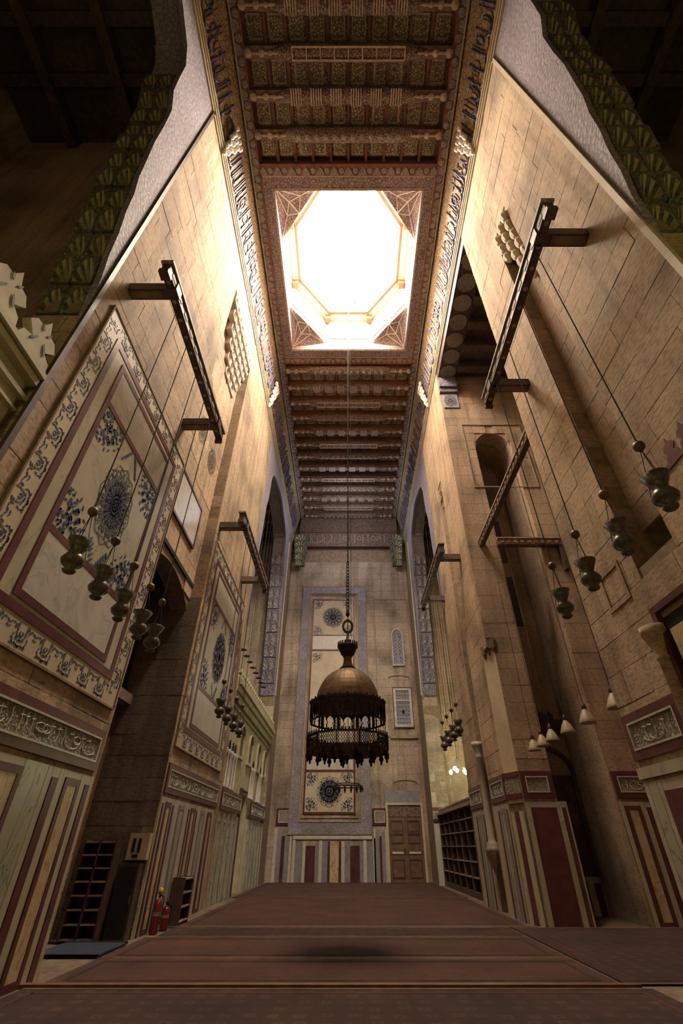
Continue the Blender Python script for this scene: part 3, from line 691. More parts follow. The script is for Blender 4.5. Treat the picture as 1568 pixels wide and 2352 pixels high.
a_.build('grille_tracery', 'blue', WF, kind='stuff'); MB().lathe([(.1,0),(.1,.05)], (0,0,0), 8)
MB().rect(F_, 3.57, 3.73, 8.75, 8.92, .04, .1).build('grille_boss', 'dark', WF)
MB().rect(F_, 2.7, 4.5, 7.22, 7.36, 0, .14).build('ledge', 'stone_far', WF)
for zz in (11.05, 4.75):
    c = MB(); 
    for i in range(8):
        a = PI*i/8; b = PI*(i+1)/8; c.prism(F_, [(3.5+.75*math.cos(a), zz+.18*math.sin(a)), (3.5+.75*math.cos(b), zz+.18*math.sin(b)), (3.5+.72*math.cos(b), zz-.04+.18*math.sin(b)), (3.5+.72*math.cos(a), zz-.04+.18*math.sin(a))], 0, .05)
    c.build('relieving_arch', 'mortar', WF)
MB().rect(F_, 2.2, 4.35, 3.72, 4.35, 0, .1).build('door_lintel', 'grey_marble', WF)
MB().ring(F_, 2.2, 4.4, -.2, 3.72, .12, 0, .16).build('door_surround', 'stone_pale', WF)
MB().rect(F_, 4.42, 4.64, 0, 17.0, 0, .06).build('corner_strip', 'stone_brown', WF)
# ---------------- piers of the far arches (facing the camera at y = 30)
for sd, nm, lb in ((-1, 'wall_far_left_pier', 'left jamb of the far arch with lilac muqarnas'), (1, 'wall_far_right_pier', 'right jamb of the far arch with lilac muqarnas')):
    W = empty(nm, (sd*5.1, 30, 0), lb, kind='structure'); FJ = FY(30.0)
    a, b = (XW, XW+TH) if sd > 0 else (-XW-TH, -XW)
    blocks(FJ, a, b, 0, 9.2, W, 'stone_far', n1=0.0, bl=.7, ch=.5, seed=40+sd, limit=40)
    MB().rect(FJ, a+.04, b-.04, 9.3, 11.5, 0, .06).build('tile_plaque', 'bluegold', W)
    medallion(FJ, (a+b)/2, 10.4, .3, .75, W, .07, 8, 4, 'cream_far')
    MB().rect(FJ, a+.04, b-.04, 16.3, 20.6, 0, .10).build('tile_plaque', 'bluegold', W)
    MB().ring(FJ, a+.02, b-.02, 16.2, 20.7, .06, 0, .14).build('tile_frame', 'border_far', W)
    for i in range(8):
        for j in range(2): fz = MB().lathe([(.17,0),(.17,.05),(.1,.09)], (0,0,0), 6); 
    hexm = MB()
    for i in range(12):
        for j in range(3):
            hx = a+.17+j*.3; hz = 16.45+.35*i+(.17 if j % 2 else 0)
            if hz < 20.4:
                hexm.prism(FJ, [(hx+.13*math.cos(PI*k/3), hz+.13*math.sin(PI*k/3)) for k in range(6)], .1, .14)
    hexm.build('tile_bosses', 'border_far', W, kind='stuff')
    for i in range(6):
        for j in range(3):
            cell('bluegold', basis(Vector((a+.16+.316*j, 30-.30-.06*(i % 2), 11.6+.77*i)), Vector((1,0,0)), Vector((0,-1,0)), Vector((0,0,1)), .31, 1.1, .76), W)
    MB().rect(FJ, a, b, 2.7, 2.83, 0, .06).rect(FJ, a, b, 3.23, 3.36, 0, .06).build('frieze_frame', 'red', W)
    MB().rect(FJ, a, b, 2.83, 3.23, 0, .04).build('inscription_band', 'script', W)
    stripes(FJ, a, [(.3,'w'),(.1,'r'),(.55,'w')], 0, 2.62, W, 1)
    MB().tube((sd*XW, 29.98, 9.3), (sd*XW, 29.98, 20.8), .06, 6).build('rope_moulding', 'stone_pale', W)
# ---------------- side halls behind the arches
def hall(name, lb, x0, x1, y0, y1, mat):
    W = empty(name, ((x0+x1)/2, (y0+y1)/2, 0), lb, kind='structure')
    xo = x1 if abs(x1) > abs(x0) else x0; sg = 1 if xo > 0 else -1
    MB().box(min(xo, xo+sg*.4), max(xo, xo+sg*.4), y0, y1, 0, 21.4).build('outer_wall', mat, W)
    MB().box(min(x0,x1), max(x0,x1), y1, y1+.4, 0, 21.4).build('side_wall', mat, W)
    MB().box(min(x0,x1), max(x0,x1), y0-.4, y0, 0, 21.4).build('side_wall', mat, W)
    MB().box(min(x0,x1), max(x0,x1), y0, y1, 21.2, 21.6).build('hall_ceiling', 'wood', W)
    for i in range(int((y1-y0)/1.3)): MB().box(min(x0,x1), max(x0,x1), y0+1.3*i+.5, y0+1.3*i+.8, 20.8, 21.25).build('ceiling_beam', 'wood', W)
    xi = x0 if xo == x1 else x1
    for k in range(2): MB().box(min(xi+sg*2.2*k+sg*1.4, xi+sg*2.2*k+sg*1.7), max(xi+sg*2.2*k+sg*1.4, xi+sg*2.2*k+sg*1.7), y0, y1, 20.6, 21.2).build('ceiling_beam', 'wood', W)
    return W
hall('wall_left_hall', 'dim side hall behind the near left arch', -5.6, -11, -9.0, 5.0, 'stone_brown')
hall('wall_right_hall', 'dim side hall behind the near right arch', 5.6, 11, -9.0, 5.0, 'stone_brown')
hall('wall_left_far_hall', 'side hall behind the far left arch', -5.6, -11, 18.8, 30.6, 'stone_far')
WRF = hall('wall_right_far_hall', 'side hall behind the far right arch, lit yellow', 5.6, 11, 18.8, 30.6, 'stone')
blocks(FY(30.6), 5.6, 11, 0, 21, WRF, 'stone', n1=.03, seed=51, limit=60, ch=.5)
MB().box(-12.5, 12.5, -9.9, -9.4, 0, ZC+1).build('wall_back', 'stone_brown', kind='structure', label='stone wall closing the hall behind the camera')
MB().box(5.6, 12.5, 8.2, 8.32, 0, 22).box(12.3, 12.6, 8.2, 15, 0, 22).build('wall_right_transept_side', 'stone_brown', kind='structure', label='dark inner side of the right transept')

# ---------------- cove, cornice and ceiling
CE = empty('ceiling', (0, 11.5, ZC), 'dark painted timber ceiling with beams, coffers and a square lantern opening', kind='structure')
def covept(sd, t, out=0.0):                       # t 0 bottom .. 1 top ; hollow cove
    x = XW-0.56*(t**1.5)-out; z = ZW+0.25+(ZC-ZW-.35)*t
    return (sd*x, z)
for sd in (-1, 1):
    c = MB(); n = 10; vs = []; Y0, Y1 = -9.4, YF
    for yy in (Y0, Y1):
        for i in range(n+1): x, z = covept(sd, i/n); vs.append((x, yy, z))
        vs.append((sd*5.6, yy, ZC)); vs.append((sd*5.6, yy, ZW))
        vs.append((sd*XW, yy, ZW))
    m = n+4; c.add(vs, [(i, (i+1) % m, (i+1) % m+m, i+m) for i in range(m)]+[tuple(range(m)), tuple(range(m, 2*m))])
    c.build('inscription_cove', 'cove', CE)
    for k, (zz, o, h) in enumerate(((ZW-.25, .05, .1), (ZW-.08, .09, .08), (ZW+.06, .13, .08), (ZW+.2, .07, .1))):
        MB().box(min(sd*(XW-o), sd*5.5), max(sd*(XW-o), sd*5.5), Y0, Y1, zz, zz+h).build('cornice_fillet', 'stone_pale', CE)
    g = MB(); glyphs(lambda s, t: (lambda q: (q[0], s, q[1]))(covept(sd, .12+.62*t, .03)), -1.0, 31.5, g, seed=5+sd, r=.034, dens=.95)
    g.build('cove_inscription', 'blue', CE, kind='stuff')
    g = MB(); glyphs(lambda s, t: (lambda q: (q[0], s, q[1]))(covept(sd, .12+.62*t, .02)), -1.0, 31.5, g, seed=55+sd, r=.02, dens=1.8)
    g.build('cove_scrollwork', 'wood_mid', CE, kind='stuff')
    MB().box(min(sd*4.08, sd*4.02), max(sd*4.08, sd*4.02), Y0, Y1, ZC-.3, ZC-.12).build('cove_rope', 'wood_light', CE)
    for yy in (5.5, 17.3):                        # pendant muqarnas where the cove breaks
        for j in range(6):
            for i in range(max(1, 4-j//2-j % 2)):
                n_i = max(1, 4-j//2-j % 2)
                MB().lathe([(.01,0),(.07,.08),(.10,.22),(.08,.32),(.03,.36)], (sd*(XW-.42+.06*j), yy+.21*(i-(n_i-1)/2), ZW+1.25-.3*j), 8).build('muqarnas_lobe', 'white_plaster', CE)
    for (ya, yb) in ((-9.4, 32.2),):              # red border with painted scallops
        MB().box(min(sd*3.72, sd*4.06), max(sd*3.72, sd*4.06), ya, yb, ZC-.22, ZC+.3).build('ceiling_border', 'brown_red', CE)
    sc = MB(); k = 0; y = -1.0
    while y < 31.8:
        if k % 2: sc.lathe([(.13,0),(.13,-.03),(.06,-.05)], (sd*3.88, y, ZC-.22), 8)
        else: sc.add([(sd*4.03,y-.2,ZC-.22),(sd*4.03,y+.2,ZC-.22),(sd*3.86,y+.13,ZC-.22),(sd*3.78,y,ZC-.22),(sd*3.86,y-.13,ZC-.22),(sd*4.03,y-.2,ZC-.26),(sd*4.03,y+.2,ZC-.26),(sd*3.86,y+.13,ZC-.26),(sd*3.78,y,ZC-.26),(sd*3.86,y-.13,ZC-.26)], [(0,1,2,3,4),(5,6,7,8,9)]+[(i,(i+1)%5,(i+1)%5+5,i+5) for i in range(5)])
        y += .3; k += 1
    sc.build('ceiling_scallops', 'scallop', CE, kind='stuff')
# roof slab with lantern opening
ox, oy0, oy1 = 3.22, 7.56, 15.4
c = MB(); c.box(-5.6, 5.6, -9.4, oy0-.3, ZC+.55, ZC+.9); c.box(-5.6, 5.6, oy1+.3, YF+.5, ZC+.55, ZC+.9)
c.box(-5.6, -ox-.2, oy0-.2, oy1+.2, ZC+.3, ZC+.9); c.box(ox+.2, 5.6, oy0-.2, oy1+.2, ZC+.3, ZC+.9); c.build('roof_boarding', 'wood', CE)
# lantern frame
fy0, fy1, fx = 7.0, 15.95, 3.72
for z0_, z1_, mt_, nm_ in ((ZC-.12, ZC+.12, 'frame_paint', 'lantern_frame'), (ZC+.12, ZC+.95, 'white_plaster', 'lantern_upstand')):
    c = MB(); c.box(-fx, fx, fy0, oy0, z0_, z1_); c.box(-fx, fx, oy1, fy1, z0_, z1_); c.box(-fx, -ox, oy0, oy1, z0_, z1_); c.box(ox, fx, oy0, oy1, z0_, z1_)
    c.build(nm_, mt_, CE)
c = MB()
for (a, b, cc, d) in ((-fx, fx, fy0-.42, fy0), (-fx, fx, fy1, fy1+.42)): c.box(a, b, cc, d, ZC-.16, ZC+.5)
c.build('ceiling_border', 'brown_red', CE)
c = MB(); 
for x in [-3.6+.3*i for i in range(25)]:
    for k, (yy, sg) in enumerate(((fy0-.03, -1), (fy1+.03, 1))):
        if int(round((x+3.6)/.3)) % 2: c.lathe([(.12,0),(.12,-.03),(.06,-.05)], (x, yy+sg*.16, ZC-.16), 8)
        else: c.add([(x-.2,yy,ZC-.16),(x+.2,yy,ZC-.16),(x+.12,yy+sg*.18,ZC-.16),(x,yy+sg*.3,ZC-.16),(x-.12,yy+sg*.18,ZC-.16),(x-.2,yy,ZC-.2),(x+.2,yy,ZC-.2),(x+.12,yy+sg*.18,ZC-.2),(x,yy+sg*.3,ZC-.2),(x-.12,yy+sg*.18,ZC-.2)], [(0,1,2,3,4),(5,6,7,8,9)]+[(i,(i+1)%5,(i+1)%5+5,i+5) for i in range(5)])
c.build('ceiling_scallops', 'scallop', CE, kind='stuff')
c = MB()
for t in (.0, .42): c.box(-fx+t, fx-t, fy0+t*1.1, fy0+t*1.1+.04, ZC-.15, ZC-.1).box(-fx+t, fx-t, fy1-t*1.1-.04, fy1-t*1.1, ZC-.15, ZC-.1).box(-fx+t, -fx+t+.04, fy0+t, fy1-t, ZC-.15, ZC-.1).box(fx-t-.04, fx-t, fy0+t, fy1-t, ZC-.15, ZC-.1)
c.build('frame_fillet', 'wood_light', CE)
# coffer panels, ribs and beams
def pm():
    m = MB(); m.box(-.5, .5, -.5, .5, 0, .1)
    m.box(-.40, .40, -.42, .42, -.03, 0); m.box(-.34, .34, -.34, .34, -.05, -.03); return m.mesh('coffer_panel')
PMm = pm(); PMm.materials.append(M['coffer']); PMm.materials.append(M['wood_light'])
for f_ in PMm.polygons[6:12]: f_.material_index = 1
near = [1.0, 2.1, 3.26, 4.43, 5.6]; far = [16.75+1.225*i for i in range(13)]
bays = [(-.1, 1.0)]+list(zip(near[:-1], near[1:]))+[(5.6, 6.6)]+[(16.3, far[0])]+list(zip(far[:-1], far[1:]))
nc = 10; cw = 7.4/nc; cnt = 0
for (a, b) in bays:
    rib = MB()
    for i in range(nc+1): rib.box(-3.7+cw*i-.05, -3.7+cw*i+.05, a, b, ZC+.14, ZC+.5)
    rib.build('coffer_ribs', 'brown_red', CE)
    wide = R.random() < .35
    for i in range(nc):
        if wide and i in (3, 7): continue
        xc = -3.7+cw*(i+.5); ww = cw-.12
        if wide and i in (2, 6): xc += cw/2; ww += cw
        o = bpy.data.objects.new('coffer_panel', PMm); C.objects.link(o); o.parent = CE
        o.location = Vector((xc, (a+b)/2, ZC+.24))-CE.location; o.scale = (ww, b-a-.36, 1)
def beam_parts(kind):
    core = MB(); core.box(-3.75, 3.75, -.17, .17, -.05, .5)
    prof = [(-2.05, 0.0)]
    body = MB(); n = 8; W2 = 2.35
    xs_ = [(-W2-.55, .06), (-W2, .19), (-W2+.25, .23), (W2-.25, .23), (W2, .19), (W2+.55, .06)]
    vs = []; fs = []
    for x, r in xs_:
        for i in range(n+1):
            a = PI+PI*i/n; vs.append((x, r*1.15*math.cos(a), .0+r*1.1*math.sin(a)))
    m = n+1
    for k in range(len(xs_)-1):
        for i in range(n): fs.append((k*m+i, k*m+i+1, (k+1)*m+i+1, (k+1)*m+i))
        fs.append((k*m, (k+1)*m, (k+1)*m+n, k*m+n))
    fs.append(tuple(range(m))); fs.append(tuple(range((len(xs_)-1)*m, len(xs_)*m))); body.add(vs, fs)
    kn = MB()
    for sg in (-1, 1):
        for x, r in ((3.6, .15), (3.12, .13), (2.8, .09)):
            kn.lathe([(.02, -.24), (r*.8, -.2), (r, -.12), (r*.8, -.04), (r*.7, 0)], (sg*x, 0, 0), 8)
        kn.tube((sg*3.6, 0, -.12), (sg*2.4, 0, -.14), .045, 6)
    orn = MB()
    if kind == 0:
        for i in range(12): orn.lathe([(.02, -.33), (.09, -.3), (.12, -.24), (.1, -.18)], (-1.98+.36*i, 0, 0), 8)
    elif kind == 1:
        for i in range(6): 
            for k in range(5): orn.box(-1.95+.75*i-.22+.09*k, -1.95+.75*i-.22+.09*k+.05, -.25, .25, -.27, -.2)
    else:
        orn.box(-2.0, 2.0, -.2, -.14, -.28, -.2).box(-2.0, 2.0, .14, .2, -.28, -.2)
        for i in range(9): orn.box(-2+.5*i-.02, -2+.5*i+.02, -.2, .2, -.29, -.2)
    return core, body, kn, orn
BM = []
for k in range(3):
    p = [q.mesh(nm, smooth=False) for q, nm in zip(beam_parts(k), ('beam_core', 'beam_belly', 'beam_knobs', 'beam_ornament'))]
    for me, mt in zip(p, ('wood_mid', 'wood_paint', 'wood_light', 'scallop' if k == 0 else 'wood_light')): me.materials.append(M[mt])
    BM.append(p)
for i, y in enumerate(near+far):
    p = BM[(i+1) % 3 if i > 4 else (2, 1, 2, 1, 0)[i]]
    b = bpy.data.objects.new('ceiling_beam', p[0]); C.objects.link(b); b.parent = CE; b.location = Vector((0, y, ZC-.2))-CE.location
    for me in p[1:]:
        q = bpy.data.objects.new(me.name.split('.')[0], me); C.objects.link(q); q.parent = b
# end cornice at the far wall
MB().box(-4.1, 4.1, 31.75, YF+.2, 21.6, ZC+.5).build('end_cornice', 'wood_paint', CE)
for k in (21.5, 22.9, 24.3): MB().box(-4.1, 4.1, 31.65, 31.8, k, k+.12).build('cornice_fillet', 'wood_mid', CE)
g = MB(); glyphs(lambda s, t: (s, 31.73, 21.75+1.05*t), -3.3, 3.3, g, seed=9, r=.035); g.build('cornice_inscription', 'wood_light', CE, kind='stuff')
for sd in (-1, 1):
    for j in range(5): cell('green_gold', basis(Vector((sd*3.9, 31.5, 19.6+.6*j)), Vector((1,0,0)), Vector((0,-1,0)), Vector((0,0,1)), .8+.1*j, .9, .6), CE)
# ---------------- lantern
LA = empty('lantern_dome', (0, 11.5, ZC+.6), 'white octagonal lantern dome glowing with daylight above the opening', kind='structure')
cx, cy = 0, 11.48; hx, hy = ox, (oy1-oy0)/2
def octo(sc, k=.42):
    q = k
    return [(cx+hx*sc*x, cy+hy*sc*y) for x, y in ((1,q),(q,1),(-q,1),(-1,q),(-1,-q),(-q,-1),(q,-1),(1,-q))]
def octring(mb, s_in, s_out, z0, z1):
    a = octo(s_in); b = octo(s_out)
    for i in range(8):
        j = (i+1) % 8; p = [a[i], a[j], b[j], b[i]]
        mb.add([(x, y, z0) for x, y in p]+[(x, y, z1) for x, y in p], [(0,1,2,3),(4,5,6,7),(0,1,5,4),(1,2,6,5),(2,3,7,6),(3,0,4,7)])
    return mb
octring(MB(), .995, 1.1, ZC+.9, ZC+3.0).build('drum', 'white_plaster', LA)
octring(MB(), 1.0, 1.1, ZC+4.9, ZC+5.4).build('drum', 'white_plaster', LA)
octring(MB(), .835, .875, ZC+2.72, ZC+2.82).build('drum_cornice', 'plaster_line', LA)
octring(MB(), .84, 1.02, ZC+2.8, ZC+3.0).build('drum_cornice', 'white_plaster', LA)
octring(MB(), .77, .81, ZC+5.15, ZC+5.25).build('drum_cornice', 'plaster_line', LA)
octring(MB(), .62, .66, ZC+5.4, ZC+6.2).build('drum', 'white_plaster', LA)
octring(MB(), .6, 1.12, ZC+5.4, ZC+5.5).build('drum_roof', 'white_plaster', LA)
octring(MB(), .6, .8, ZC+5.3, ZC+5.4).build('drum_cornice', 'white_plaster', LA)
O1 = octo(1.0); O9 = octo(.93)
for i in range(8):
    j = (i+1) % 8; a = Vector((*O1[i], 0)); b = Vector((*O1[j], 0)); d = b-a; n_ = Vector((cx, cy, 0))-(a+b)/2; n_.normalize()
    # mullioned window in each side
    Lw = d.length; u = d/Lw
    Fo = lambda s, z, nn: tuple(a+u*s+n_*nn+Vector((0,0,z)))
    wf = MB(); z0 = ZC+3.0; z1 = ZC+4.9
    wf.rect(Fo, 0, Lw, z0, z0+.12, -.1, .05); wf.rect(Fo, 0, Lw, z1-.12, z1, -.1, .05)
    for f_ in (0, .33, .66): wf.rect(Fo, Lw*f_, Lw*f_+.12, z0, z1, -.1, .05)
    wf.rect(Fo, Lw-.12, Lw, z0, z1, -.1, .05); w1 = wf.build('lantern_window', 'white_plaster', LA)
    for f_ in range(3): MB().rect(Fo, Lw*f_/3+.1, Lw*(f_+1)/3, z0+.12, z1-.12, -.06, -.03).build('window_pane', 'pane', w1)
    pn = MB()
    for f_ in (0.06, .53):
        pn.ring(Fo, Lw*f_, Lw*(f_+.41), ZC+.9, ZC+2.3, .05, 0, .03)
    pn.build('panel_line', 'plaster_line', LA)
    v = O9[i]; MB().box(v[0]-.16, v[0]+.16, v[1]-.16, v[1]+.16, ZC+2.40, ZC+3.05).build('cornice_bracket', 'plaster_line', LA)
c = MB(); prev = .66; m = 8; nseg = 7; rings = []
for k in range(nseg+1):
    t = HP*k/nseg; rings.append((.64*math.cos(t)+.0001, ZC+6.2+1.9*math.sin(t)))
for (s0_, z0_), (s1_, z1_) in zip(rings[:-1], rings[1:]):
    a = octo(s0_); b = octo(s1_); a2 = octo(s0_+.05); b2 = octo(s1_+.05)
    for i in range(8):
        j = (i+1) % 8
        c.add([(*a[i], z0_), (*a[j], z0_), (*b[j], z1_), (*b[i], z1_), (*a2[i], z0_+.1), (*a2[j], z0_+.1), (*b2[j], z1_+.1), (*b2[i], z1_+.1)], [(0,1,2,3),(4,5,6,7),(0,1,5,4),(1,2,6,5),(2,3,7,6),(3,0,4,7)])
c.build('dome_shell', 'white_plaster', LA)
# corner squinches of the opening, faceted like folded paper
for sx in (-1, 1):
    for sy in (-1, 1):
        K = Vector((cx+sx*hx, cy+sy*hy, ZC+.1)); A = Vector((cx+sx*hx*.42, cy+sy*hy, ZC+.5)); B = Vector((cx+sx*hx, cy+sy*hy*.42, ZC+.5))
        vs = [K, A, B]; mid = (A+B)/2+Vector((0,0,.1)); pk1 = K.lerp(A, .55)+Vector((0, -sy*.45, .35)); pk2 = K.lerp(B, .55)+Vector((-sx*.35, 0, .35)); ce = K.lerp(mid, .55)+Vector((0,0,.1))
        V = [K, A, B, mid, pk1, pk2, ce]; V2 = [p+Vector((0,0,.35)) for p in V]
        fs = [(0,4,6),(0,6,5),(4,1,3),(4,3,6),(5,6,3),(5,3,2),(0,1,4),(0,5,2)]
        q = MB().add(V+V2, fs+[tuple(i+7 for i in f) for f in fs]+[(0,1,8,7),(1,3,10,8),(3,2,9,10),(2,0,7,9)]).build('corner_squinch', 'frame_paint', LA)
        e = MB()
        for p_, q_ in ((K, pk1), (K, pk2), (K, ce), (pk1, ce), (pk2, ce), (pk1, A), (pk2, B), (ce, mid), (pk1, mid), (pk2, mid)): e.tube(p_, q_, .025, 5)
        e.build('squinch_rib', 'white_plaster', LA)
# ---------------- screens that close the foot of the left arches
def merlon(s, z, h, w):
    return [(s-w*.5, z), (s+w*.5, z), (s+w*.42, z+h*.25), (s+w*.2, z+h*.34), (s+w*.42, z+h*.55), (s+w*.3, z+h*.72), (s+w*.12, z+h*.74), (s, z+h), (s-w*.12, z+h*.74), (s-w*.3, z+h*.72), (s-w*.42, z+h*.55), (s-w*.2, z+h*.34), (s-w*.42, z+h*.25)]
def parch(s, z0, z1, w):                     # pointed arch outline
    o = [(s-w/2, z0), (s+w/2, z0)]; n = 6; zs = z0+(z1-z0)*.5
    for i in range(n+1): t = i/n; o.append((s+w/2*math.cos(t*HP)**.8 if i < n else s, zs+(z1-zs)*math.sin(t*HP)**1.1))
    for i in range(n-1, -1, -1): t = i/n; o.append((s-w/2*math.cos(t*HP)**.8, zs+(z1-zs)*math.sin(t*HP)**1.1))
    return o
def ringpoly(mb, F, o, k, n0, n1):
    cx_ = sum(p[0] for p in o)/len(o); cz_ = sum(p[1] for p in o)/len(o)
    q = [(cx_+(x-cx_)*k, cz_+(z-cz_)*k) for x, z in o]
    for i in range(len(o)): j = (i+1) % len(o); mb.prism(F, [o[i], o[j], q[j], q[i]], n0, n1)
SN = empty('wall_left_near_screen', (-4.8, 0, 0), 'cream panelled screen with a crest of merlons in the near left arch', kind='structure')
MB().rect(L_, -6.2, 4.25, 0, 7.35, -.35, -.12).build('screen_wall', 'screen', SN)
for k, (z, h, n) in enumerate(((7.1, .12, .02), (7.25, .10, .08), (6.8, .08, -.04), (6.55, .05, -.06))): MB().rect(L_, -6.2, 4.3, z, z+h, -.3, n).build('cornice_fillet', 'screen', SN)
for i in range(11):
    o_ = merlon(3.95-.78*i, 7.35, .85, .76); m_ = MB().prism(L_, o_, -.12, 0.02).build('merlon', 'screen', SN)
    fk = MB(); 
    for sg in (-1, 1): fleck(fk, L_, 3.95-.78*i+sg*.12, 7.65, HP+sg*.5, .22, .05, .035); fleck(fk, L_, 3.95-.78*i+sg*.08, 7.95, HP-sg*.5, .14, .04, .035)
    fk.build('merlon_relief', 'green_gold', m_)
for i in range(4):
    b_ = 3.95-2.1*i; MB().ring(L_, b_-1.9, b_, 3.6, 6.3, .07, -.12, -.04).ring(L_, b_-1.7, b_-.2, 3.8, 6.1, .05, -.12, -.06).ring(L_, b_-1.45, b_-.45, 4.05, 5.85, .09, -.12, -.03).build('panel_moulding', 'screen', SN)
MB().rect(L_, -6.2, 4.3, 3.2, 3.4, -.2, 0).build('ledge', 'screen', SN)
SF = empty('wall_left_far_screen', (-4.8, 24.7, 0), 'cream arcaded screen with colonnettes in the far left arch', kind='structure')
MB().rect(L_, 19.4, 23.4, 0, 6.5, -.5, -.15).rect(L_, 25.4, 30, 0, 6.5, -.5, -.15).rect(L_, 23.4, 25.4, 3.7, 6.5, -.5, -.15).build('screen_wall', 'screen', SF)
for z, h, n in ((6.5, .3, .02), (6.8, .25, .12), (7.05, .2, .22), (7.25, .1, .14), (6.3, .08, -.06)): MB().rect(L_, 19.4, 30, z, z+h, -.4, n).build('cornice_fillet', 'screen', SF)
for i in range(24): MB().prism(L_, merlon(19.7+.44*i, 7.35, .4, .42), .0, .12).build('merlon', 'screen', SF)
for s in (22.3, 24.55, 26.9, 29.0):
    o = parch(s, 4.75, 5.95, .95); r_ = MB(); ringpoly(r_, L_, [(s+(x-s)*1.15, 5.3+(z-5.3)*1.13) for x, z in o], .88, -.15, -.04); r_.build('arch_moulding', 'screen', SF)
    MB().prism(L_, o, -.15, -.13).build('arch_recess', 'green_gold', SF)
for s in (20.1, 21.2, 25.75, 27.95):
    for d in (-.24, .24):
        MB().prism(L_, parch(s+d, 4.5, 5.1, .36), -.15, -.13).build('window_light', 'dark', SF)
    for d in (-.45, 0, .45):
        MB().lathe([(.07,0),(.07,.06),(.045,.1),(.045,1.1),(.08,1.22),(.08,1.3)], (-XW-.1, s+d, 3.42), 8).build('colonnette', 'cream_far', SF, smooth=True)
frieze(L_, 19.45, 23.2, SF); frieze(L_, 25.5, 29.9, SF)
for a_, b_ in ((19.45, 23.2), (25.5, 29.9)):
    MB().rect(L_, a_, b_, 0, 2.62, -.15, -.02).build('dado_backing', 'cream', SF)
    s = a_
    while s < b_-.7:
        MB().ring(L_, s+.1, s+.45, 0, 2.4, .07, -.02, .03).build('slab_frame', 'green_marble', SF); MB().rect(L_, s+.6, s+.7, 0, 2.6, -.02, .02).build('red_slab', 'grey_marble', SF); s += .8
MB().rect(L_, 23.45, 25.35, 0, 3.6, -.5, -.42).rect(L_, 23.4, 23.55, 0, 3.7, -.4, -.02).build('portal_leaf', 'wood', SF)
# nook columns
def column(parent, x, y, z0, z1, r, mat='cream_far'):
    h = z1-z0
    MB().lathe([(r*1.9,0),(r*1.9,.08),(r*1.5,.12),(r*1.7,.18),(r*1.1,.24),(r,.3),(r,h-.5),(r*1.25,h-.47),(r,h-.43),(r*1.3,h-.3),(r*1.9,h-.12),(r*2,h-.1),(r*2,h)], (x, y, z0), 16).build('nook_column', mat, parent, smooth=True)
column(WR, XW-.06, 17.9, 1.5, 4.6, .11)
MB().lathe([(.03,0),(.14,.2),(.24,.5),(.26,.6)], (XW-.06, 17.9, .9), 8).build('column_bracket', 'stone_brown', WR)
column(WR, XW-.08, 6.5, 1.0, 4.25, .10, 'stone')
MB().rect(R_, 5.5, 6.32, .8, 4.3, 0, .03).build('niche_shade_panel', 'dark', WR)  # flat black sheet painting the niche's shaded depth onto the wall
MB().ring(R_, 5.4, 6.42, .8, 4.5, .1, 0, .09).build('niche_frame', 'red', WR)
MB().rect(R_, 5.6, 6.2, 3.2, 4.1, .02, .06).build('niche_slab', 'gold_marble', WR)
MB().rect(R_, 3.15, 4.3, 4.2, 5.2, 0, .02).ring(R_, 6.8, 7.5, 4.9, 5.6, .07, 0, .02).build('painted_patch', 'stone_brown', WR)
cr = MB()
for i in range(5): cr.prism(R_, merlon(3.4+.33*i, 6.05, .38, .3), 0, .015)
cr.rect(R_, 3.2, 5.0, 5.98, 6.06, 0, .02); cr.build('painted_crest', 'red', WR)
# door in the far wall
DR = empty('door_1', (3.3, YF-.1, 0), 'tall double-leaf wooden door in the far wall', kind='structure')
for a_, b_ in ((2.34, 3.29), (3.31, 4.26)):
    lf = MB().rect(F_, a_, b_, 0.02, 3.0, .02, .1).build('door_leaf', 'wood_mid', DR)
    for z0_, z1_ in ((.2, 1.05), (1.75, 2.2), (2.3, 2.85)):
        MB().ring(F_, a_+.12, b_-.12, z0_, z1_, .06, .1, .13).build('door_panel', 'wood', lf)
    for z_ in (1.25, 2.22): MB().rect(F_, a_+.05, b_-.05, z_, z_+.16, .1, .125).build('metal_strap', 'brass', lf)
    MB().rect(F_, a_+.15, b_-.15, 1.28, 1.38, .12, .135).build('pale_inlay', 'cream_far', lf)
MB().rect(F_, 2.34, 4.26, 3.02, 3.6, .02, .09).build('door_transom', 'wood_paint', DR)
MB().torus(tuple(F_(3.22, 1.45, .16)), .06, .014, 12, 6, 'y').build('door_ring', 'brass', DR)
# floor trims: the low kerbs between carpets
for i, (x0_, x1_, y_) in enumerate(((-4.62, 4.1, 9.02), (-4.6, 4.62, 14.9))):
    MB().box(x0_, x1_, y_, y_+.12, 0, .05 if i == 0 else .03).build('trim_%d' % (i+1), 'wood_mid', kind='structure', label='pale stone kerb across the carpeted floor')

# ================================================================ THINGS
def carpet_(x0_, x1_, y0_, y1_, mat, lb):
    r = empty('carpet', ((x0_+x1_)/2, (y0_+y1_)/2, 0), lb, 'carpet')
    MB().box(x0_, x1_, y0_, y1_, 0.0, .022).build('pile', mat, r)
    for q_ in (y0_, y1_-.07): MB().box(x0_, x1_, q_, q_+.07, 0.0, .026).build('binding', 'wood_mid', r)
    MB().box(x0_+.25, x1_-.25, y0_+.22, y0_+.30, .02, .025).box(x0_+.25, x1_-.25, y1_-.30, y1_-.22, .02, .025).box(x0_+.2, x0_+.27, y0_+.22, y1_-.22, .02, .025).box(x1_-.27, x1_-.2, y0_+.22, y1_-.22, .02, .025).build('border_stripe', 'carpet2' if mat == 'carpet' else 'carpet', r)
carpet_(-4.5, 4.2, -2.0, 8.98, 'carpet2', 'dark brown patterned carpet nearest the camera, below the kerb')
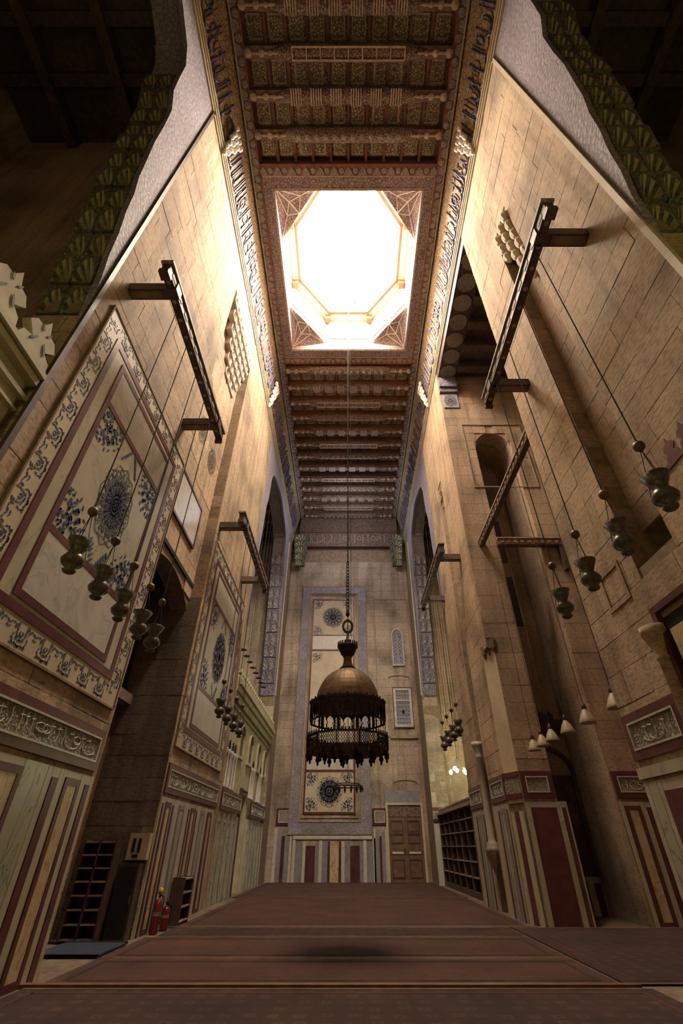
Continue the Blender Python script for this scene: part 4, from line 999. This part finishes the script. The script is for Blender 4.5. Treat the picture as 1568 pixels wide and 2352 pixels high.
carpet_(-4.4, 3.9, 9.18, 11.05, 'carpet', 'worn reddish carpet strip just beyond the kerb')
carpet_(-4.4, 3.9, 11.1, 13.4, 'carpet', 'worn reddish carpet strip beside the blue mat')
carpet_(-4.22, 3.9, 13.45, 14.88, 'carpet2', 'brown carpet strip in front of the fire extinguishers')
carpet_(-4.22, 4.5, 15.1, 23.0, 'carpet', 'large worn red carpet before the bookcase')
carpet_(-4.5, 4.6, 23.05, 32.0, 'carpet', 'large worn red carpet at the foot of the far wall')
carpet_(3.98, 11.5, 9.2, 14.85, 'carpet2', 'dark carpet in the right transept')
bm_ = empty('door_mat', (-5.07, 12.2, 0), 'dark blue mat lying before the left portal recess', 'mat')
MB().box(-5.7, -4.47, 11.15, 12.58, .022, .05).build('rubber_sheet', 'mat', bm_)
for q_ in (11.15, 12.51): MB().box(-5.7, -4.47, q_, q_+.07, .03, .06).build('mat_edge', 'dark', bm_)
# tall shoe rack in the portal
def rack(name, x0_, x1_, y0_, y1_, h, n, lb, cat, ax='y'):
    r = empty(name, ((x0_+x1_)/2, (y0_+y1_)/2, 0), lb, cat)
    if ax == 'y':
        for a_ in (x0_, x1_-.04): MB().box(a_, a_+.04, y0_, y1_, 0, h).build('side_panel', 'wood', r)
        MB().box(x0_+.04, x1_-.04, y1_-.03, y1_, 0, h).build('back_panel', 'wood', r)
        for i in range(n+1): 
            z = .05+(h-.1)*i/n; MB().box(x0_+.04, x1_-.04, y0_, y1_-.03, z, z+.03).build('shelf', 'wood_light', r)
    else:
        for a_ in (y0_, y1_-.04): MB().box(x0_, x1_, a_, a_+.04, 0, h).build('side_panel', 'wood', r)
        MB().box(x0_, x0_+.03, y0_+.04, y1_-.04, 0, h).build('back_panel', 'wood', r)
        for i in range(n+1):
            z = .05+(h-.1)*i/n; MB().box(x0_+.03, x1_, y0_+.04, y1_-.04, z, z+.03).build('shelf', 'wood_light', r)
    return r
rk = rack('shoe_rack', -5.95, -5.2, 12.62, 12.98, 1.72, 7, 'tall dark wooden shoe rack with pale shelf edges in the left portal', 'rack')
MB().box(-5.6, -5.56, 12.62, 12.95, .05, 1.7).build('divider', 'wood', rk)
rack('shoe_rack', -4.6, -4.28, 15.3, 16.15, .95, 3, 'small dark shoe rack on the floor beside the fire extinguishers', 'rack', 'x')
cb = empty('cabinet', (-4.87, 13.0, 0), 'narrow dark cabinet in the portal corner below the electric box', 'cabinet')
MB().box(-5.12, -4.68, 12.88, 13.14, 0, 1.3).build('body', 'wood', cb); MB().box(-5.09, -4.71, 12.85, 12.88, .06, 1.25).build('door', 'dark', cb)
MB().box(-4.74, -4.72, 12.82, 12.85, .6, .75).build('handle', 'brass', cb)
eb = empty('electric_box', (-4.85, 13.1, 1.35), 'pale wall-mounted electric box above the narrow cabinet', 'electric box')
MB().box(-5.08, -4.62, 12.98, 13.16, 1.36, 1.86).build('casing', 'stone_pale', eb); MB().box(-4.98, -4.92, 12.96, 12.98, 1.5, 1.76).box(-4.85, -4.79, 12.96, 12.98, 1.5, 1.76).build('vent_slot', 'dark', eb)
MB().box(-4.94, -4.82, 12.965, 12.98, 1.40, 1.46).build('switch', 'dark', eb)
def extinguisher(x, y, h, lb, top):
    r = empty('fire_extinguisher', (x, y, 0), lb, 'fire extinguisher', 'fire extinguishers by the left wall')
    MB().lathe([(.085,0),(.09,.03),(.09,h*.72),(.07,h*.82),(.03,h*.86)], (x, y, .0), 16).build('cylinder', 'extred', r, smooth=True)
    MB().lathe([(.025,0),(.03,.04),(.02,h*.14)], (x, y, .025+h*.85), 10).build('valve', top, r)
    MB().box(x-.015, x+.015, y-.13, y+.02, h*1.0, h*1.0+.02).build('lever', 'dark', r)
    MB().path([(x+.02, y-.03, h*.98), (x+.12, y-.05, h*.9), (x+.13, y-.05, h*.5), (x+.12, y-.05, h*.25)], .012, 6).build('hose', 'dark', r)
    MB().lathe([(.092,0),(.092,h*.10)], (x, y, .02+h*.42), 16).build('band', 'wood_light', r)
    return r
e1 = extinguisher(-4.42, 13.9, .72, 'taller fire extinguisher with a yellow cap by the left wall', 'brass')
MB().lathe([(.05,0),(.06,.03),(.055,.08),(.02,.11)], (-4.42, 13.9, .72), 12).build('yellow_cap', 'yellow', e1, smooth=True, label='yellow plastic cap')
extinguisher(-4.38, 14.45, .52, 'shorter all-red fire extinguisher nearer the small rack', 'dark')

# lamp brackets ------------------------------------------------------------------------------------
def bracket(sd, y0_, y1_, z, arms, lb, x=3.75, xw=XW):
    r = empty('lamp_bracket', (sd*x, (y0_+y1_)/2, z), lb, 'beam', 'wooden lamp brackets on the side walls')
    MB().box(sd*x-.09, sd*x+.09, y0_, y1_, z-.12, z+.14).build('beam', 'wood', r)
    MB().box(sd*x-.13, sd*x+.13, y0_-.05, y1_+.05, z+.14, z+.2).build('beam_cap', 'wood_light', r)
    pm_ = MB(); k = int((y1_-y0_)/.42)
    for i in range(k):
        yy = y0_+.25+.42*i; pm_.lathe([(.05,-.14),(.03,-.12)], (sd*x, yy, z), 6); pm_.box(sd*x-sd*.1, sd*x-sd*.09, yy-.1, yy+.1, z-.05, z+.05) if sd < 0 else pm_.box(sd*x-.1, sd*x-.09, yy-.1, yy+.1, z-.05, z+.05)
    pm_.build('painted_studs', 'wood_light', r, kind='stuff')
    for e in (y0_, y1_): MB().box(sd*x-.1, sd*x+.1, e-.04, e+.16 if e == y0_ else e+.04, z-.24, z-.12).build('end_block', 'wood', r)
    for a_ in arms:
        ar = MB().box(min(sd*(x-.12), sd*xw), max(sd*(x-.12), sd*xw), a_-.12, a_+.12, z-.14, z+.1).build('arm', 'wood', r)
        MB().box(min(sd*(x+.2), sd*xw), max(sd*(x+.2), sd*xw), a_-.08, a_+.08, z-.155, z-.14).build('arm_inlay', 'wood_mid', ar)
    return r
bracket(-1, 4.5, 9.3, 11.2, (5.0, 8.8), 'dark wooden lamp bracket high on the near left wall')
bracket(1, 3.4, 8.05, 11.25, (3.95, 7.5), 'dark wooden lamp bracket high on the near right wall')
bracket(-1, 12.9, 18.4, 10.95, (13.5, 17.6), 'wooden lamp bracket over the second panel of the left wall')
bracket(1, 15.5, 21.1, 11.3, (16.3, 20.2), 'wooden lamp bracket on the right wall by the far arch')
r = empty('transept_beam', (5.19, 11.6, 11.1), 'painted beam spanning the right transept opening', 'beam')
MB().box(5.1, 5.28, 8.3, 15.0, 11.0, 11.2).build('beam', 'wood_mid', r); MB().box(5.06, 5.32, 8.3, 15.0, 11.2, 11.26).build('beam_cap', 'wood_light', r)
pm_ = MB()
for i in range(22): pm_.box(5.08, 5.1, 8.5+.3*i, 8.62+.3*i, 11.05, 11.15)
pm_.build('painted_studs', 'cove', r, kind='stuff')
r = empty('recess_beam', (7, 14.9, 10.95), 'painted beam across the dark arched recess of the transept', 'beam')
MB().box(5.75, 8.2, 14.72, 14.97, 10.95, 11.2).build('beam', 'wood_mid', r); MB().box(5.75, 8.2, 14.68, 14.97, 11.2, 11.26).build('beam_cap', 'wood_light', r)
pm_ = MB()
for i in range(9): pm_.box(5.85+.26*i, 5.99+.26*i, 14.70, 14.72, 11.02, 11.13)
pm_.build('painted_studs', 'cove', r, kind='stuff')
MB().box(8.08, 8.22, 14.75, 14.97, 9.9, 10.95).build('drop_post', 'wood', r)

# hanging lamps ------------------------------------------------------------------------------------
def vase(loc, ztop, lb, grp, s=1.0, ztop_lab=None):
    x, y, z = loc; r = empty('hanging_lamp', loc, lb, 'lamp', grp)
    MB().lathe([(.02,-.02),(.07,0),(.09,.03),(.05,.06),(.13,.12),(.155,.18),(.12,.25),(.075,.30),(.11,.38),(.165,.50),(.15,.50),(.09,.38),(.05,.3)], (x, y, z), 18).build('lamp_body', 'glass_lamp', r, smooth=True)
    for k in range(3):
        a = 2*PI*k/3+.4; MB().tube((x+.14*math.cos(a), y+.14*math.sin(a), z+.2), (x, y, z+.98), .006, 4).build('wire', 'rope', r)
    MB().lathe([(.02,-.08),(.03,-.06),(.065,-.03),(.075,.02),(.06,.06),(.02,.09)], (x, y, z+1.0), 12).build('glass_ball', 'brass', r, smooth=True)
    MB().tube((x, y, z+1.06), (x, y, ztop), .011, 5).build('chain', 'rope', r)
    return r
ordn = ['nearest', 'second', 'third', 'fourth', 'fifth']
for i, y in enumerate((5.35, 6.15, 6.95, 7.75, 8.42)):
    vase((-3.75, y, 4.55), 11.075, '%s hanging lamp of the row in front of the near left marble panel' % ordn[i], 'lamps hung from the near left bracket')
for i, y in enumerate((4.2, 5.2, 6.25, 7.3)):
    vase((3.75, y, 4.75), 11.125, '%s hanging lamp of the row along the near right stone wall' % ordn[i], 'lamps hung from the near right bracket')
for i, y in enumerate((14.05, 15.0, 16.0, 17.0)):
    vase((-3.75, y, 4.6), 10.825, '%s hanging lamp of the row before the second left marble panel' % ordn[i], 'lamps hung from the far left bracket')
for i, y in enumerate((16.75, 17.6, 18.6, 19.6)):
    vase((3.75, y, 4.6), 11.175, '%s hanging lamp of the row beside the yellow lit far right arch' % ordn[i], 'lamps hung from the far right bracket')
for i, y in enumerate((9.3, 10.6, 11.7, 12.7, 13.4, 14.1)):
    r = empty('bell_lamp', (5.19, y, 3.75), '%s white glass bell lamp of the row in the right transept' % (ordn+['farthest'])[i], 'lamp', 'bell lamps of the transept')
    MB().lathe([(.17,0),(.175,.015),(.15,.08),(.10,.2),(.05,.27),(.04,.3)], (5.19, y, 3.75), 16).build('glass_shade', 'shade', r, smooth=True)
    MB().lathe([(.04,.28),(.055,.31),(.05,.36),(.02,.42)], (5.19, y, 3.75), 10).build('shade_holder', 'brass_dark', r)
    MB().tube((5.19, y, 4.15), (5.19, y, 10.995), .009, 5).build('chain', 'rope', r)
for i in range(8):
    y = 22.5+.95*i
    r = empty('disc_lamp', (-5.3, y, 9.6), 'small dark disc lamp on a long chain, %s of eight in the far left arch' % ['nearest','second','third','fourth','fifth','sixth','seventh','farthest'][i], 'lamp', 'disc lamps in the far left arch')
    MB().lathe([(.02,-.05),(.15,-.03),(.17,0),(.03,.04)], (-5.3, y, 9.6), 12).build('disc', 'brass_dark', r); MB().tube((-5.3, y, 9.63), (-5.3, y, 20.9), .010, 4).build('chain', 'rope', r)
for i in range(4):
    y = 22.8+1.3*i
    r = empty('disc_lamp', (5.25, y, 6.4), 'small dark disc lamp in the far right arch, %s of four' % ordn[i], 'lamp', 'disc lamps in the far right arch')
    MB().lathe([(.02,-.05),(.13,-.03),(.15,0),(.03,.04)], (5.25, y, 6.4), 12).build('disc', 'brass_dark', r); MB().tube((5.25, y, 6.43), (5.25, y, 20.9), .010, 4).build('chain', 'rope', r)
# lit globe chandelier in the right far hall
r = empty('globe_chandelier', (5.95, 28.0, 4.75), 'small chandelier of glowing white globes in the far right hall', 'chandelier')
MB().tube((5.95, 28, 5.0), (5.95, 28, 20.6), .015, 6).build('chain', 'rope', r); MB().torus((5.95, 28, 5.0), .42, .02, 20, 6).build('ring', 'brass', r)
for k in range(5):
    a = 2*PI*k/5+.3; px, py = 5.95+.42*math.cos(a), 28+.42*math.sin(a)
    MB().tube((px, py, 5.0), (5.95, 28, 5.6), .01, 4).build('wire', 'rope', r)
    MB().lathe([(.01,-.11),(.06,-.09),(.1,0),(.06,.09),(.01,.11)], (px, py, 4.85+.12*(k % 2)), 10).build('glass_globe', 'bulb', r, smooth=True)

# great brass chandelier -----------------------------------------------------------------------------
X0, Y0 = -0.02, 11.5
CHD = empty('chandelier', (X0, Y0, 3.1), 'great dark brass chandelier with a dome above two openwork galleries', 'chandelier')
def tor(z): return (X0, Y0, z)
ch = MB(); z = 6.75
while z < 8.3:
    ch.torus((X0, Y0, z), .035, .012, 10, 5, 'y', 1.6); z += .1
ch.tube((X0, Y0, 8.25), (X0, Y0, ZC+8.14), .018, 6); ch.build('chain', 'brass_dark', CHD)
MB().tube((X0+.09, Y0, 5.9), (X0+.09, Y0, ZC+7.5), .008, 5).build('cord', 'rope', CHD)
MB().lathe([(.01,0),(.05,.04),(.06,.1),(.03,.16),(.02,.24)], tor(6.58), 12).build('bell_hook', 'brass_dark', CHD, smooth=True)
MB().torus((X0, Y0, 6.32), .12, .032, 28, 10, 'y', 1.35).tube((X0, Y0, 5.95), (X0, Y0, 6.6), .014, 6).build('suspension_ring', 'brass', CHD, smooth=True)
MB().lathe([(.05,-.05),(.085,0),(.085,.12),(.05,.16),(.03,.28),(.018,.42)], tor(5.80), 14).build('finial_stem', 'brass', CHD, smooth=True)
cup = MB().lathe([(.09,0),(.1,.03),(.17,.1),(.21,.19),(.22,.24),(.26,.27),(.265,.33),(.24,.34),(.23,.3),(.08,.3)], tor(5.46), 28).build('crown_cup', 'brass_dark', CHD, smooth=True)
q = MB()
for k in range(24):
    a = 2*PI*k/24; q.prism(lambda s, z_, n, a=a: (X0+(.255+n)*math.cos(a)-s*math.sin(a), Y0+(.255+n)*math.sin(a)+s*math.cos(a), z_), merlon(0, 5.79, .09, .05), -.006, .006)
q.build('cup_cresting', 'brass_dark', cup)
MB().lathe([(.24,0),(.17,.05),(.12,.14),(.10,.24),(.105,.27),(.09,.3),(.12,.33)], tor(5.16), 24).build('neck', 'brass', CHD, smooth=True)
pr = [(.765, 0), (.77, .08)]+[(.76*math.cos(HP*k/11)+.0, .08+.85*math.sin(HP*k/11)) for k in range(1, 11)]+[(.2, .94)]
MB().lathe(pr, tor(4.27), 64, rib=.006).build('dome', 'brass', CHD)
def dodeca(zf, Rr, n=12): return [(X0+Rr*math.cos(2*PI*(k+.5)/n), Y0+Rr*math.sin(2*PI*(k+.5)/n)) for k in range(n)]
ped = dodeca(0, .90)
def face(k, P):
    a = Vector((*P[k], 0)); b = Vector((*P[(k+1) % 12], 0)); d = (b-a); Ld = d.length; u = d/Ld; n_ = Vector((u.y, -u.x, 0))
    return (lambda s, z_, nn: tuple(a+u*s+n_*nn+Vector((0,0,z_)))), Ld
for k in range(12):
    Fk_, Ld = face(k, ped); g = MB(); Fk = lambda s_, z_, n_, Q=Fk_: Q(s_, 3.93+(z_-3.93)*.72, n_)
    g.rect(Fk, 0, Ld, 3.93, 3.98, -.012, .012); g.rect(Fk, 0, Ld, 4.44, 4.56, -.015, .015); g.rect(Fk, 0, .028, 3.98, 4.44, -.014, .014); g.rect(Fk, Ld-.028, Ld, 3.98, 4.44, -.014, .014)
    m2 = Ld/2
    for s_ in (.07, .40): 
        for j in range(4):           # openwork piers either side of the horseshoe opening
            zb = 3.98+.1*j; g.prism(Fk, [(s_*1.0, zb), (s_+.02, zb), (s_+.06, zb+.1), (s_+.04, zb+.1)], -.008, .008); g.prism(Fk, [(s_+.04, zb), (s_+.06, zb), (s_+.02, zb+.1), (s_, zb+.1)], -.008, .008)
    o = [(m2-.09, 3.98), (m2-.09, 4.12), (m2-.06, 4.15), (m2-.10, 4.22), (m2-.08, 4.32), (m2, 4.40), (m2+.08, 4.32), (m2+.10, 4.22), (m2+.06, 4.15), (m2+.09, 4.12), (m2+.09, 3.98)]
    for p_, q_ in zip(o[:-1], o[1:]):
        e_ = lambda p: (m2+(p[0]-m2)*1.28, p[1]+(.03 if p[1] > 4.2 else 0)); g.prism(Fk, [p_, q_, e_(q_), e_(p_)], -.012, .012)
    g.prism(Fk, [(0, 4.44), (m2-.12, 4.28), (m2, 4.42), (m2+.12, 4.28), (Ld, 4.44)], -.006, .006)
    fc = g.build('arcade_panel', 'brass_dark', CHD)
    m3 = MB().prism(Fk, merlon(m2, 4.56, .08, .08), -.006, .006).prism(Fk, merlon(.06, 4.56, .06, .06), -.006, .006).prism(Fk, merlon(Ld-.06, 4.56, .06, .06), -.006, .006).build('cresting', 'brass_dark', fc)
MB().lathe([(.70,0),(.93,.0),(.93,.03),(.72,.06)], tor(4.33), 12, a0=PI/12).build('drum_roof', 'brass_dark', CHD)
for k in range(12):
    a = 2*PI*(k+.5)/12; MB().tube((X0+.90*math.cos(a), Y0+.90*math.sin(a), 3.60), (X0+.89*math.cos(a), Y0+.89*math.sin(a), 3.95), .007, 5).build('suspension_rod', 'brass_dark', CHD)
pe2 = dodeca(0, .94)
for k in range(12):
    Fk, Ld = face(k, pe2); g = MB(); g.rect(Fk, 0, Ld, 3.33, 3.37, -.014, .014); g.rect(Fk, 0, Ld, 3.60, 3.635, -.014, .014); g.rect(Fk, 0, .03, 3.35, 3.6, -.014, .014)
    nn_ = 8; 
    for i in range(nn_):
        for j in range(3):
            s_ = .03+(Ld-.03)*i/nn_; w_ = (Ld-.03)/nn_; zb = 3.37+.077*j
            g.prism(Fk, [(s_, zb), (s_+.012, zb), (s_+w_, zb+.077), (s_+w_-.012, zb+.077)], -.005, .005); g.prism(Fk, [(s_+w_-.012, zb), (s_+w_, zb), (s_+.012, zb+.077), (s_, zb+.077)], -.005, .005)
    fc = g.build('lattice_panel', 'brass_dark', CHD)
    cr = MB()
    for i in range(6): cr.prism(Fk, merlon(Ld*(i+.5)/6, 3.635, .07, .055), -.005, .005)
    cr.build('cresting', 'brass_dark', fc)
bt = MB()
for Rr in (.90, .72, .52, .3): bt.torus(tor(3.33), Rr, .018, 36, 6)
for k in range(12): a = 2*PI*k/12; bt.tube((X0+.1*math.cos(a), Y0+.1*math.sin(a), 3.33), (X0+.93*math.cos(a), Y0+.93*math.sin(a), 3.33), .014, 5)
bt.lathe([(.12,0),(.12,.05)], tor(3.30), 12); bt.lathe([(.45,.03),(.93,.03),(.93,.05),(.45,.05)], tor(3.28), 36); bt.build('bottom_tray', 'brass_dark', CHD)
first = None
pmesh = MB().lathe([(.012,-.13),(.02,-.11),(.03,-.09),(.02,-.07),(.05,-.04),(.055,0),(.035,.05),(.02,.1)], (0,0,0), 10).mesh('oil_lamp_cup', smooth=True); pmesh.materials.append(M['brass_dark'])
for Rr, n in ((.90, 16), (.62, 8), (.3, 5)):
    for k in range(n):
        a = 2*PI*(k+.3)/n; o = bpy.data.objects.new('oil_lamp_cup', pmesh); C.objects.link(o); o.parent = CHD
        o.location = Vector((X0+Rr*math.cos(a), Y0+Rr*math.sin(a), 3.25-.0))-CHD.location
# ring lamp in the far bay
RL = empty('ring_chandelier', (-0.02, 23.0, 3.7), 'small flat ring chandelier hanging in the far bay beyond the great one', 'chandelier')
MB().torus((-.02, 23, 3.72), .62, .03, 32, 6).torus((-.02, 23, 3.8), .5, .02, 28, 6).build('ring', 'brass_dark', RL)
MB().tube((-.02, 23, 4.5), (-.02, 23, ZC-.4), .016, 5).build('chain', 'rope', RL)
for k in range(4): a = PI/2*k+.2; MB().tube((-.02+.6*math.cos(a), 23+.6*math.sin(a), 3.72), (-.02, 23, 4.5), .008, 4).build('wire', 'rope', RL)
for k in range(14):
    a = 2*PI*k/14; o = bpy.data.objects.new('oil_lamp_cup', pmesh); C.objects.link(o); o.parent = RL; o.location = Vector((-.02+.62*math.cos(a), 23+.62*math.sin(a), 3.64))-RL.location
# bookcase in the far right arch ------------------------------------------------------------------------
BK = empty('bookcase', (5.2, 25.2, 0), 'long dark wooden bookcase filling the foot of the far right arch', 'bookcase')
MB().box(5.35, 5.4, 20.6, 29.9, 0, 3.0).build('back_panel', 'wood', BK); MB().box(4.93, 5.4, 20.6, 29.9, 0, .18).build('plinth', 'wood', BK)
MB().box(4.88, 5.42, 20.55, 29.95, 2.98, 3.1).build('cornice', 'wood_light', BK)
for i in range(8): MB().box(4.95, 5.36, 20.6+9.26*i/7, 20.66+9.26*i/7, .18, 2.98).build('upright', 'wood', BK)
for z_ in (.6, 1.1, 1.6, 2.1, 2.55): MB().box(4.96, 5.35, 20.66, 29.86, z_, z_+.035).build('shelf', 'wood_light', BK)
cr = MB()
for i in range(34): cr.prism(FR(4.95), merlon(20.8+.27*i, 3.1, .18, .24), -.03, .01)
cr.build('cresting', 'wood_mid', BK)
# low table or stand of the carpet edge and cable
cbm = MB().path([(-4.5, 31.5, 9), (-4.45, 31.4, 8.9)], .005, 4)
